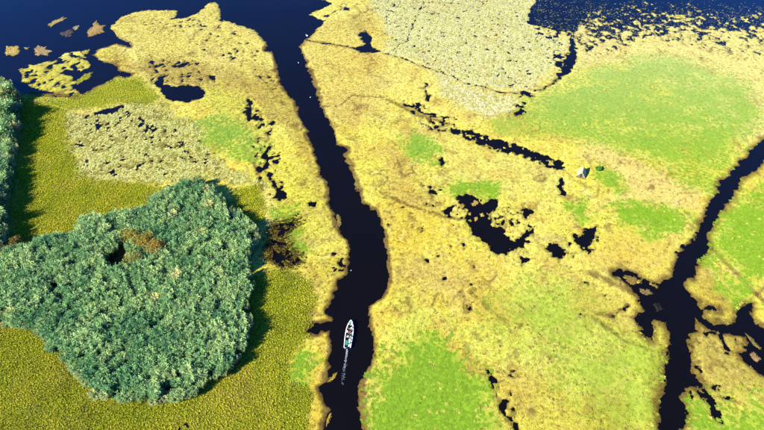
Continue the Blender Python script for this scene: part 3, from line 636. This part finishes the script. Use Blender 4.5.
# ------------------------------------------------------------------ floating mats (islets that could drift away)
def islet(pts, label, colour, height=.16, tufts=2.2, group='floating plant mats'):
    g = G(pts); c = g.mean(0); n = 96; r = random.Random(len(label)*7+int(pts[0][0]))
    seg = np.roll(g, -1, 0)-g; L = np.hypot(*seg.T); cum = np.concatenate([[0], np.cumsum(L)]); per = cum[-1]
    ring = []
    for k in range(n):
        s = per*k/n; i = min(np.searchsorted(cum, s, 'right')-1, len(g)-1); t = (s-cum[i])/L[i]; ring.append(g[i]+seg[i]*t-c)
    ring = np.array(ring); sz = math.sqrt(abs(np.prod(np.ptp(g, 0))))
    jag = fbm(ring[:, 0]*1.0+c[0], ring[:, 1]+c[1], max(.7, sz*.28), 4, 3.0, .8); ring *= (1+.68*jag)[:, None]
    V = [[0, 0, height]]; F = []
    levels = [(.35, 1.0), (.65, .9), (.88, .6), (1.0, .08), (1.04, -.9)]
    for f, h in levels:
        q = ring*f; nz = .04*fbm(q[:, 0]+c[0], q[:, 1]+c[1], .5, 2, 8.0)
        for k in range(n): V.append([q[k, 0], q[k, 1], height*h+nz[k]*(1 if h > .2 else 0)])
    for k in range(n): F.append([0, 1+k, 1+(k+1) % n, 1+(k+1) % n])
    V = np.array(V); quads = []
    for l in range(len(levels)-1):
        for k in range(n):
            a = 1+l*n; quads.append([a+k, a+n+k, a+n+(k+1) % n, a+(k+1) % n])
    me = bpy.data.meshes.new('mat'); fs = [tuple(f[:3]) for f in F]+[tuple(q) for q in quads]
    me.from_pydata(V.tolist(), [], fs); me.materials.append(M_MARSH)
    base = alb(*colour); nn = fbm(V[:, 0]+c[0], V[:, 1]+c[1], 1.0, 2, 2.0)[:, None]
    cc = base*(1+.25*nn); edge = np.array([0]+[f > .95 for f, h in levels for _ in range(n)])[:, None]; cc = np.where(edge > 0, alb(110,86,44), cc)
    me.attributes.new('col', 'FLOAT_COLOR', 'POINT').data.foreach_set('color', np.concatenate([cc, np.ones((len(cc), 1))], 1).astype(np.float32).ravel())
    o = add('floating_mat', me, None, (c[0], c[1], 0), label=label, category='plant mat', group=group)
    gx, gy = jitter(ring, max(.4, sz*.07), 0, (-1e4, 1e4, -1e4, 1e4)); ok = sdist(ring*.93, gx, gy) < 0; gx, gy = gx[ok], gy[ok]; m = len(gx)
    if m:
        scatter('foliage', 'tuft', M_TUFT, np.stack([gx, gy, np.full(m, height*.6)], 1), rots(m, .12), uni(m, .6, 1.1), (base*RNG.uniform(.7, 1.3, (m, 1))), parent=o, kind='stuff')
    return o
for pts, lab, c in [
  ([(5,49),(9,46),(15,46),(19,49),(18,53),(12,56),(7,54)], 'round yellow floating plant mat nearest the left edge of the lake', (214,186,104)),
  ([(26,50),(24,47.5),(29,48)], 'tiny pale floating plant scrap between two lake mats', (190,176,130)),
  ([(34,50),(38,46.5),(46,47),(46,50),(52,51),(47,55),(38,56),(34,53)], 'ragged tan floating plant mat right of the round yellow one', (190,164,112)),
  ([(49,24),(54,21),(58,19),(63,17),(67,18),(62,21),(56,24),(52,26)], 'slim pale floating plant streak highest in the left lake', (196,178,104)),
  ([(60,33),(66,31),(70,29),(73,32),(71,36),(66,37),(62,35)], 'dull mauve half sunken plant mat in the left lake', (104,92,92)),
  ([(73,28),(76,26),(79,26),(78,29),(75,30)], 'tiny pale plant scrap beside the dull mauve lake mat', (190,184,140)),
  ([(88,31),(92,27),(93,23),(96,21),(100,24),(105,26),(103,32),(98,35),(90,35)], 'broad tan floating plant mat off the tip of the yellow shore', (184,154,92)),
  ([(76,81),(81,78),(84,75),(91,73),(89,78),(83,82),(78,84)], 'lime plant mat in the dark inlet below the lake shore', (186,186,70)),
  ([(82,52),(85,51),(89,50),(88,53),(84,55)], 'small yellow plant mat beside the inlet mouth', (206,196,90)),
  ([(338,371),(336,377),(331,381),(328,382),(333,376)], 'slim yellow drifting weed raft at the left bank behind the boat', (206,176,60)),
  ([(330,412),(332,413),(328,424),(326,427),(327,419)], 'thin yellow drifting weed strip at the bottom of the boat channel', (196,164,60)),
  ([(472,203),(475,200),(478,203),(476,206),(472,206)], 'small round tan islet near the top of the dark pond', (210,178,90)),
  ([(459,206),(463,204),(464,207),(461,209)], 'tiny tan islet at the upper left of the dark pond', (208,172,86)),
  ([(480,214),(483,213),(484,216),(481,217)], 'small tan islet in the middle of the dark pond', (212,178,92)),
  ([(469,213),(471,213),(471,215),(469,215)], 'tiny tan islet at the left rim of the dark pond', (208,176,90)),
  ([(474,218),(477,217),(478,220),(475,221)], 'tiny tan islet lowest of those in the dark pond', (212,178,92)),
  ([(623,275),(632,276),(638,281),(636,284),(629,284),(625,280)], 'brown weed islet in the left arm of the river junction', (150,128,64)),
  ([(640,290),(650,290),(652,294),(645,295)], 'small pale brown weed islet below the junction arm', (150,130,84)),
  ([(336,214),(339,215),(341,219),(340,225),(336,229),(338,222)], 'curved pale weed raft hugging the left bank above the widest channel bend', (170,150,84)),
  ([(654,305),(659,304),(662,309),(657,311)], 'faint brown sunken weed islet in the middle of the river junction', (36,38,44)),
  ([(750,354),(754,353),(759,358),(758,363),(753,360)], 'small mauve tan islet at the right end of the pond', (164,136,92)),
  ([(746,334),(751,337),(755,342),(760,349),(754,345),(749,339)], 'thin olive weed strip across the lower right pond', (140,128,70))]:
    islet(pts, lab, c, .14)

# ------------------------------------------------------------------ shrubs
def shrub(px, py, rad, hgt, colour, label, dark=.7, group='shrubs among the reeds', nleaf=1700, base_z=None):
    x, y = P(px, py); z = float(surf([x], [y])[1][0]) if base_z is None else base_z
    root = add('shrub', None, None, (x, y, max(z, 0)-.03), label=label, category='shrub', group=group)
    r = np.random.default_rng(int(px*31+py)); bm = bmesh.new()
    tips = []
    for k in range(8):
        a = k*.785+r.uniform(-.3, .3); e = r.uniform(.3, .85)
        tip = Vector((rad*e*math.cos(a), rad*e*math.sin(a), hgt*r.uniform(.6, .92))); mid = tip*.5+Vector((0, 0, .15*hgt)); tips.append(tip)
        prev = None
        for p, q in ((Vector((.08*math.cos(a), .08*math.sin(a), 0)), .06), (mid, .04), (tip, .012)):
            ring = [bm.verts.new(p+Vector((q*math.cos(t*1.2566), q*math.sin(t*1.2566), 0))) for t in range(5)]
            if prev: [bm.faces.new((prev[i], prev[(i+1) % 5], ring[(i+1) % 5], ring[i])) for i in range(5)]
            prev = ring
    me = bpy.data.meshes.new('stem'); bm.to_mesh(me); bm.free(); me.materials.append(M_BARK); add('stem', me, root)
    ctr = [t*r.uniform(.8, 1.0) for t in tips]+[Vector((0, 0, hgt*.8)), Vector((0, 0, hgt*.55))]
    V = []; F = []; cols = []; base = alb(*colour, 1.35)
    for k in range(nleaf):
        c = ctr[r.integers(len(ctr))]; off = Vector(r.normal(0, 1, 3)); off.normalize(); off *= rad*.42*r.uniform(.4, 1)**.5; off.z *= .8
        p = np.array(c+off); d = Vector(r.normal(0, 1, 3))+off*1.2; d.normalize(); s = d.cross(Vector(r.normal(0, 1, 3))).normalized()
        L = r.uniform(.20, .42); wd = L*.36; i = len(V); d = np.array(d); s = np.array(s)
        if p[2] < .08: continue
        V += [p, p+d*L*.5+s*wd, p+d*L, p+d*L*.5-s*wd]; F.append((i, i+1, i+2, i+3)); cols += [base*r.uniform(.65, 1.3)]*4
    add('crown', mesh_np('crown', np.array(V), np.array(F), M_VCOL, np.array(cols)), root)
    return root
M_BARK = plain('bark', (.09,.065,.04), .9, .1)
for a in SHRUBS: shrub(*a)
shrub(598, 170.5, 1.0, .95, (96,150,56), 'dark green shrub just right of the thatched hut', group='')
for px, py, lab in [(285,160,''),]: pass

# ------------------------------------------------------------------ thatched hut
M_THATCH = plain('thatch', alb(214,202,156), .95, .05, var=.38, scale=4); M_WOOD = plain('grey_wood', (.17,.13,.08), .85, .1); M_DARK = plain('dark_boards', (.045,.04,.04), .9, .1)
def bm_obj(name, bm, mat, parent, **props):
    bmesh.ops.recalc_face_normals(bm, faces=bm.faces)
    me = bpy.data.meshes.new(name); bm.to_mesh(me); bm.free(); me.materials.append(mat); return add(name, me, parent, **props)
def box(bm, c, s, rot=None):
    m = Matrix.Translation(c) @ (rot or Matrix.Identity(4)) @ Matrix.Diagonal((s[0], s[1], s[2], 1)); return bmesh.ops.create_cube(bm, size=1, matrix=m)
def bar(bm, a, b, r, n=6, r2=None):
    a, b = Vector(a), Vector(b); d = b-a
    bmesh.ops.create_cone(bm, cap_ends=True, segments=n, radius1=r, radius2=r2 or r, depth=d.length, matrix=Matrix.Translation((a+b)/2) @ d.to_track_quat('Z', 'Y').to_matrix().to_4x4())
hx, hy = P(581, 175)
hut = add('thatched_hut', None, None, (hx, hy, .12), math.radians(-24), label='small pale thatched hut beside the end of the straight ditch', category='hut')
HL, HW, HH = 3.3, 1.25, 2.1
bm = bmesh.new(); box(bm, (0, 0, .02), (2*HW+.5, HL+.7, .14)); bm_obj('platform', bm, M_WOOD, hut)
for sx in (-1, 1):
    r = random.Random(5+sx); bm = bmesh.new(); n = 26; m = 8; rows = []
    for lay in (0, 1):
        g = []
        for i in range(n+1):
            row = []
            for j in range(m+1):
                f = j/m; off = (.16 if lay == 0 else 0.0)+r.uniform(-.025, .025)
                x = sx*(HW*1.05*(1-f)); z = .25+(HH-.25)*f; nrm = Vector((sx*(HH-.25), 0, HW*1.05)).normalized()
                row.append(bm.verts.new(Vector((x, -HL/2+HL*i/n+(r.uniform(-.1, .1) if i in (0, n) else 0), z+(r.uniform(-.14, .05) if j == 0 else 0)))+nrm*off))
            g.append(row)
        for i in range(n):
            for j in range(m): bm.faces.new((g[i][j], g[i+1][j], g[i+1][j+1], g[i][j+1]))
        rows.append(g)
    A, B = rows
    for i in range(n): bm.faces.new((A[i][0], A[i+1][0], B[i+1][0], B[i][0])); bm.faces.new((A[i][m], A[i+1][m], B[i+1][m], B[i][m]))
    for j in range(m): bm.faces.new((A[0][j], A[0][j+1], B[0][j+1], B[0][j])); bm.faces.new((A[n][j], A[n][j+1], B[n][j+1], B[n][j]))
    bm_obj('roof_slope', bm, M_THATCH, hut)
bm = bmesh.new(); bar(bm, (0, -HL/2-.12, HH+.1), (0, HL/2+.12, HH+.1), .16, 8); bm_obj('ridge_roll', bm, M_THATCH, hut)
for sy in (-1, 1):
    bm = bmesh.new(); y0 = sy*(HL/2-.35); vs = [bm.verts.new((-HW*.96, y0, .1)), bm.verts.new((HW*.96, y0, .1)), bm.verts.new((0, y0, HH-.1))]
    f = bm.faces.new(vs); e = bmesh.ops.extrude_face_region(bm, geom=[f]); bmesh.ops.translate(bm, verts=[v for v in e['geom'] if isinstance(v, bmesh.types.BMVert)], vec=(0, -sy*.08, 0))
    gw = bm_obj('gable_wall', bm, M_WOOD, hut)
    if sy < 0:
        bm = bmesh.new(); box(bm, (0, y0-.03, .85), (.75, .05, 1.5)); bm_obj('door', bm, M_DARK, gw)
    for sx in (-1, 1):
        bm = bmesh.new(); bar(bm, (sx*HW*1.02, sy*(HL/2-.1), -.6), (sx*HW*1.02, sy*(HL/2-.1), .3), .07); bm_obj('stilt', bm, M_WOOD, hut)

# ------------------------------------------------------------------ boat
bow = Vector(P(351.2, 321.5)+(0,)); stern = Vector(P(347.3, 348.5)+(0,)); BL = (bow-stern).length
ax = (bow-stern).normalized(); brz = math.atan2(ax.y, ax.x)-math.pi/2
boat = add('boat', None, None, ((bow+stern)/2)[:], brz, label='open white motor boat carrying passengers up the dark channel', category='boat')
print('boat length', BL)
M_WHITE = plain('white_hull_paint', (.78,.79,.78), .35, .5, var=.05); M_GREENP = plain('green_deck_paint', (.03,.30,.17), .55, .4, var=.15); M_FLOOR = plain('boat_floor', (.06,.10,.09), .7, .3, var=.2)
M_SEAT = plain('bench_wood', (.30,.24,.16), .7, .2); M_MOTOR = plain('motor_cowl', (.02,.02,.022), .35, .5); M_STEEL = plain('steel', (.5,.5,.5), .35, .5, .8); M_GREY = plain('grey_plastic', (.35,.36,.36), .6, .3)
HB = 0.98; H2 = BL/2
def beam(t):      # t 0 stern .. 1 bow
    return HB*(.86+.14*min(1, t/.35)) if t < .5 else HB*max(0.02, (1-((t-.5)/.5)**2.3)**.8)
def sheer(t): return .58+.30*max(0, (t-.45)/.55)**2
NS = 28
def hull_shell(inset, bottom, nm, mat, parent):
    bm = bmesh.new(); prev = None
    for i in range(NS+1):
        t = i/NS; b = max(.015, beam(t)-inset); y = -H2+(BL-.02)*t-(inset if t > .9 else 0)*(t-.9)*10
        s = sheer(t)-(.02 if inset else 0); kb = bottom+.30*max(0, (t-.7)/.3)**2
        prof = [(-b, s), (-b*.97, s*.55), (-b*.82, kb+.14), (-b*.45, kb+.03), (0, kb), (b*.45, kb+.03), (b*.82, kb+.14), (b*.97, s*.55), (b, s)]
        row = [bm.verts.new((x, y, z)) for x, z in prof]
        if prev: [bm.faces.new((prev[k], prev[k+1], row[k+1], row[k])) for k in range(8)]
        else: bm.faces.new(row)
        prev = row
    for f in bm.faces: f.smooth = True
    return bm_obj(nm, bm, mat, parent)
hull = hull_shell(0, -.16, 'hull', M_WHITE, boat)
hull_shell(.06, .02, 'inner_hull', M_FLOOR, boat)
bm = bmesh.new()
for sx in (-1, 1):
    prev = None
    for i in range(NS+1):
        t = i/NS; b = beam(t); y = -H2+(BL-.02)*t; z = sheer(t)
        row = [bm.verts.new((sx*(b+.035), y, z-.03)), bm.verts.new((sx*(b+.035), y, z+.05)), bm.verts.new((sx*max(.0, b-.15), y-(.12 if t > .97 else 0), z+.05)), bm.verts.new((sx*max(0, b-.15), y-(.12 if t > .97 else 0), z-.03))]
        if prev: [bm.faces.new((prev[k], prev[(k+1) % 4], row[(k+1) % 4], row[k])) for k in range(4)]
        else: bm.faces.new(row)
        prev = row
    bm.faces.new(prev[::-1])
bm_obj('gunwale', bm, M_WHITE, boat)
bm = bmesh.new(); vs = []
for sx in (-1, 1):
    for t in (.84, .90, .95, .985): vs.append((sx*max(.02, beam(t)-.10), -H2+BL*t, sheer(t)-.02))
L_ = [bm.verts.new(v) for v in vs[:4]]; R_ = [bm.verts.new(v) for v in vs[4:]]
for k in range(3): bm.faces.new((L_[k], L_[k+1], R_[k+1], R_[k]))
e = bmesh.ops.extrude_face_region(bm, geom=list(bm.faces)); bmesh.ops.translate(bm, verts=[v for v in e['geom'] if isinstance(v, bmesh.types.BMVert)], vec=(0, 0, .035)); bm_obj('bow_deck', bm, M_GREENP, boat)
BENCH = [-2.1, -.85, .40, 1.60, 2.65]
for yb in BENCH[1:]:
    t = (yb+H2)/BL; bm = bmesh.new(); box(bm, (0, yb, .40), (2*beam(t)-.22, .36, .05)); 
    for sx in (-.5, .5): box(bm, (sx*beam(t), yb, .20), (.05, .30, .35))
    bm_obj('bench', bm, M_SEAT, boat)
bm = bmesh.new(); box(bm, (-.48, -H2+1.35, .42), (.78, 1.25, .10)); bm_obj('stern_deck', bm, M_GREENP, boat)
bm = bmesh.new(); box(bm, (.55, -H2+.55, .46), (.75, .75, .08)); bm_obj('stern_locker', bm, M_WHITE, boat)
bm = bmesh.new(); box(bm, (.42, -H2+2.05, .55), (.55, .38, .62)); bmesh.ops.bevel(bm, geom=bm.edges[:], offset=.05, segments=2, affect='EDGES'); cons = bm_obj('steering_console', bm, M_WHITE, boat)
bm = bmesh.new(); bmesh.ops.create_cone(bm, cap_ends=False, segments=16, radius1=.16, radius2=.19, depth=.03, matrix=Matrix.Translation((.42, -H2+1.82, .82)) @ Matrix.Rotation(.9, 4, 'X')); bm_obj('steering_wheel', bm, M_MOTOR, cons)
mot = add('outboard_motor', None, boat, (0, -H2-.22, 0))
bm = bmesh.new(); box(bm, (0, 0, .82), (.36, .52, .42)); bmesh.ops.bevel(bm, geom=bm.edges[:], offset=.09, segments=3, affect='EDGES'); bm_obj('cowl', bm, M_MOTOR, mot)
bm = bmesh.new(); box(bm, (0, .02, .25), (.14, .22, .95)); box(bm, (0, .17, .52), (.28, .14, .25)); bm_obj('shaft', bm, M_GREY, mot)
bm = bmesh.new()
for k in range(3): box(bm, (0, -.2, -.35), (.05, .03, .24), Matrix.Translation((0,0,0)) @ Matrix.Rotation(k*2.094, 4, 'Y') @ Matrix.Translation((0, 0, .12)))
bm_obj('propeller', bm, M_STEEL, mot)
for sx in (-1, 1):
    bm = bmesh.new(); bar(bm, (sx*(HB-.06), -.3, sheer(.5)+.05), (sx*(HB-.06), -.3, sheer(.5)+.16), .02); bar(bm, (sx*(HB-.06), -.42, sheer(.5)+.16), (sx*(HB-.06), -.18, sheer(.5)+.16), .018); bm_obj('cleat', bm, M_STEEL, boat)

# ------------------------------------------------------------------ people in the boat
def tube(bm, pts, rad, n=10):
    prev = None; pts = [Vector(p) for p in pts]
    for i, (p, r) in enumerate(zip(pts, rad)):
        d = (pts[min(i+1, len(pts)-1)]-pts[max(i-1, 0)]).normalized(); q = d.to_track_quat('Z', 'Y')
        r1, r2 = r if isinstance(r, tuple) else (r, r)
        ring = [bm.verts.new(p+q @ Vector((r1*math.cos(k*6.2832/n), r2*math.sin(k*6.2832/n), 0))) for k in range(n)]
        if prev: [bm.faces.new((prev[k], prev[(k+1) % n], ring[(k+1) % n], ring[k])) for k in range(n)]
        else: bm.faces.new(ring[::-1])
        prev = ring
    bm.faces.new(prev)
def ball(bm, c, s, seg=14): bmesh.ops.create_uvsphere(bm, u_segments=seg, v_segments=seg-4, radius=1, matrix=Matrix.Translation(c) @ Matrix.Diagonal((s[0], s[1], s[2], 1)))
def fuse(bm, voxel, name, mat):
    bmesh.ops.recalc_face_normals(bm, faces=bm.faces)
    me = bpy.data.meshes.new(name); bm.to_mesh(me); bm.free(); o = bpy.data.objects.new(name, me); COL.objects.link(o)
    md = o.modifiers.new('fuse', 'REMESH'); md.mode = 'VOXEL'; md.voxel_size = voxel; sm = o.modifiers.new('soft', 'SMOOTH'); sm.iterations = 3
    dg = bpy.context.evaluated_depsgraph_get(); out = bpy.data.meshes.new_from_object(o.evaluated_get(dg)); out.name = name
    bpy.data.objects.remove(o); out.materials.clear(); out.materials.append(mat); out.polygons.foreach_set('use_smooth', np.ones(len(out.polygons), bool)); return out
# seated pose, origin on the seat, facing +y; hands resting on the knees
def arm(s): return [(s*.19, -.02, .50), (s*.245, .06, .24), (s*.19, .28, .16), (s*.16, .38, .165)]
def leg(s): return [(s*.09, .02, .08), (s*.13, .42, .09), (s*.12, .46, -.32), (s*.12, .44, -.36)]
bm = bmesh.new()
tube(bm, [(0, -.02, .05), (0, -.03, .22), (0, -.02, .42), (0, -.01, .52), (0, 0, .57)], [(.165,.11), (.145,.10), (.175,.115), (.14,.09), (.06,.055)], 14)
tube(bm, [(0, -.005, .54), (0, .01, .66)], [.055, .052]); ball(bm, (0, .03, .745), (.076, .096, .118)); ball(bm, (0, .045, .70), (.058, .07, .07))
tube(bm, [(0, .115, .755), (0, .145, .725)], [.010, .017], 6)                                         # nose
for s in (-1, 1):
    ball(bm, (s*.078, .02, .74), (.012, .022, .032), 8); ball(bm, (s*.03, .112, .765), (.014, .010, .009), 8)
    tube(bm, arm(s), [.052, .043, .030, .028]); tube(bm, leg(s), [.088, .066, .045, .04])
    tube(bm, [(s*.12, .40, -.38), (s*.125, .50, -.395), (s*.13, .62, -.405)], [(.045,.05), (.045,.035), (.035,.022)])
    tube(bm, [(s*.165, .36, .165), (s*.155, .42, .168), (s*.15, .46, .162)], [(.028,.022), (.042,.020), (.040,.018)])
    for k, (dx, L) in enumerate(((-.030, .068), (-.010, .080), (.011, .076), (.031, .058))):
        tube(bm, [(s*.15+dx, .45, .163), (s*.15+dx*1.1, .45+L*.55, .160), (s*.15+dx*1.1, .45+L, .135)], [.010, .0095, .008], 6)
    tube(bm, [(s*.12, .39, .165), (s*.10, .43, .160), (s*.095, .465, .148)], [.012, .011, .009], 6)
tube(bm, [(-.022, .112, .69), (.022, .112, .69)], [.009, .009], 6)                                    # mouth
ME_BODY = fuse(bm, .0125, 'body', plain('skin', (.50,.29,.19), .55, .35, var=.04))
bm = bmesh.new()
tube(bm, [(0, -.02, .03), (0, -.03, .22), (0, -.02, .42), (0, -.01, .52), (0, 0, .56)], [(.182,.128), (.165,.118), (.192,.13), (.155,.105), (.075,.07)], 14)
for s in (-1, 1): tube(bm, arm(s)[:2]+[(s*.232, .11, .225)], [.066, .056, .052])
SHIRT = fuse(bm, .02, 'shirt', M_WHITE)
bm = bmesh.new(); tube(bm, [(0, -.02, .0), (0, -.02, .10)], [(.175,.125), (.176,.124)], 14)
for s in (-1, 1): tube(bm, leg(s)[:3], [.10, .080, .060])
TROUS = fuse(bm, .02, 'trousers', M_WHITE)
bm = bmesh.new(); ball(bm, (0, .018, .768), (.086, .102, .108))
bmesh.ops.delete(bm, geom=[v for v in bm.verts if v.co.z < .70 or (v.co.y > .075 and v.co.z < .80)], context='VERTS'); HAIR = fuse(bm, .012, 'hair', M_WHITE) if False else None
hm = bpy.data.meshes.new('hair'); bm.to_mesh(hm); bm.free(); HAIR = hm
bm = bmesh.new(); bmesh.ops.create_cone(bm, cap_ends=True, segments=20, radius1=.19, radius2=.17, depth=.02, matrix=Matrix.Translation((0, .02, .80))); ball(bm, (0, .02, .81), (.098, .108, .09)); hatm = bpy.data.meshes.new('hat'); bm.to_mesh(hatm); bm.free(); HAT = hatm
CM = {}
def cloth(c):
    if c not in CM: CM[c] = plain('cloth_'+'_'.join(str(int(v*100)) for v in c), c, .85, .1, var=.08)
    return CM[c]
def clothed(name, base, c, parent):
    o = add(name, base, parent)
    if not base.materials: base.materials.append(M_WHITE)
    o.material_slots[0].link = 'OBJECT'; o.material_slots[0].material = cloth(c); return o
def person(lx, ly, lz, shirt, trousers, hair, hat, label, turn=0.0):
    R = Matrix.Rotation(brz, 4, 'Z'); p = (bow+stern)/2 + (R @ Vector((lx, ly, lz)))
    o = add('person', ME_BODY, None, p[:], brz+turn, label=label, category='person', group='people in the boat')
    clothed('shirt', SHIRT, shirt, o); clothed('trousers', TROUS, trousers, o); clothed('hat' if hat else 'hair', HAT if hat else HAIR, hat or hair, o)
WH, BK, RD, TL, GR, NV, KH = (.75,.75,.73), (.03,.03,.035), (.30,.03,.03), (.04,.30,.27), (.06,.42,.20), (.03,.05,.14), (.34,.28,.18)
SEATZ = .44
for lx, ly, sh, tr, ha, hat, lab, tn in [
  (-.42, 2.62, WH, NV, BK, None, 'person in white shirt, dark hair, on the foremost boat bench, left side', .1),
  (.36, 2.62, (.62,.60,.56), BK, (.10,.06,.03), WH, 'person with white hat on the foremost boat bench, right side', -.2),
  (-.52, 1.55, BK, KH, (.03,.02,.02), None, 'person in black shirt on the second boat bench, left side', .5),
  (.50, 1.55, (.70,.68,.62), NV, BK, None, 'person in cream shirt on the second boat bench, right side', -.4),
  (-.50, .35, WH, BK, (.2,.12,.05), WH, 'person in white shirt and white hat on the third boat bench, left side', .3),
  (.10, .35, RD, NV, BK, None, 'person in dark red shirt in the middle of the third boat bench', 0),
  (.58, -.90, TL, KH, BK, None, 'person in teal shirt on the rear boat bench, right side', -.3),
  (-.20, -.90, WH, NV, (.12,.08,.04), None, 'person in white shirt, brown hair, on the rear boat bench', .2),
  (.40, -2.75, GR, BK, BK, WH, 'person in green shirt and white hat steering at the stern', 0)]:
    person(lx, ly, SEATZ if ly > -2 else .50, sh, tr, ha, hat, lab, tn)

# wake: flecks of foam on the water behind the stern
V = []; F = []; r = random.Random(3); R2 = Matrix.Rotation(brz, 2)
s0 = stern.copy()
for k in range(420):
    u = r.random()**1.2*9.0; fade = 1-u/12.5
    if r.random() > fade*.95: continue
    side = r.choice((-1, 1)); wv = r.gauss(0, .08+.012*u)+side*(.10+.012*u)*(r.random() < .6)
    c = s0+Vector((R2 @ Vector((wv, -.3-u))).to_3d()); sz = r.uniform(.02, .06)*(1.1-.4*u/12); i = len(V); a0 = r.uniform(0, 6.28)
    for j in range(6):
        an = a0+j*1.047; rr = sz*r.uniform(.6, 1.3); V.append((c.x+rr*math.cos(an), c.y+rr*1.5*math.sin(an), .012))
    V.append((c.x, c.y, .03))
    for j in range(6): F.append((i+6, i+j, i+(j+1) % 6))
me = bpy.data.meshes.new('wake_foam'); me.from_pydata(V, [], F); me.materials.append(plain('foam', (.34,.37,.40), .7, .3))
add('wake_foam', me, None, kind='stuff', label='thin white wake foam trailing behind the boat', category='foam')

# ------------------------------------------------------------------ white water birds
M_BIRD = plain('white_feathers', (.80,.80,.78), .8, .15, var=.04); M_BEAK = plain('beak', (.55,.28,.05), .5, .3)
bm = bmesh.new(); ball(bm, (0, 0, .16), (.20, .42, .17), 12); tube(bm, [(0, .30, .18), (0, .46, .34), (0, .42, .55), (0, .46, .62)], [.075, .05, .04, .045], 8); ball(bm, (0, .50, .64), (.055, .085, .055), 10); tube(bm, [(0, -.3, .2), (0, -.55, .24)], [(.13,.07), (.05,.02)], 8)
BIRD = fuse(bm, .025, 'bird', M_BIRD)
bm = bmesh.new(); tube(bm, [(0, .56, .64), (0, .70, .615)], [.028, .010], 6); bk = bpy.data.meshes.new('beak'); bm.to_mesh(bk); bm.free(); bk.materials.append(M_BEAK)
bm = bmesh.new(); ball(bm, (0, -.06, .20), (.055, .34, .12), 10); wg = bpy.data.meshes.new('wing'); bm.to_mesh(wg); bm.free(); wg.materials.append(M_BIRD)
for px, py, rz, s, lab in [(307,36,1.0,1.1,'white waterbird at the right shore where the channel leaves the lake'),
     (298.5,63,.3,.6,'small white waterbird in the upper channel'), (310.5,97.5,-.8,.6,'white waterbird in the middle of the channel below the lake mouth'),
     (351,270.5,2.6,.4,'small white waterbird by the left bank where the channel is widest')]:
    x, y = P(px, py); o = add('waterbird', BIRD, None, (x, y, -.05), rz, label=lab, category='bird', group='white birds on the water'); o.scale = (s, s, s)
    add('beak', bk, o)
    for sx in (-1, 1): q = add('wing', wg, o, (sx*.175, 0, 0))
print('scattered', NPOINTS, 'terrain verts', int(used.sum()))
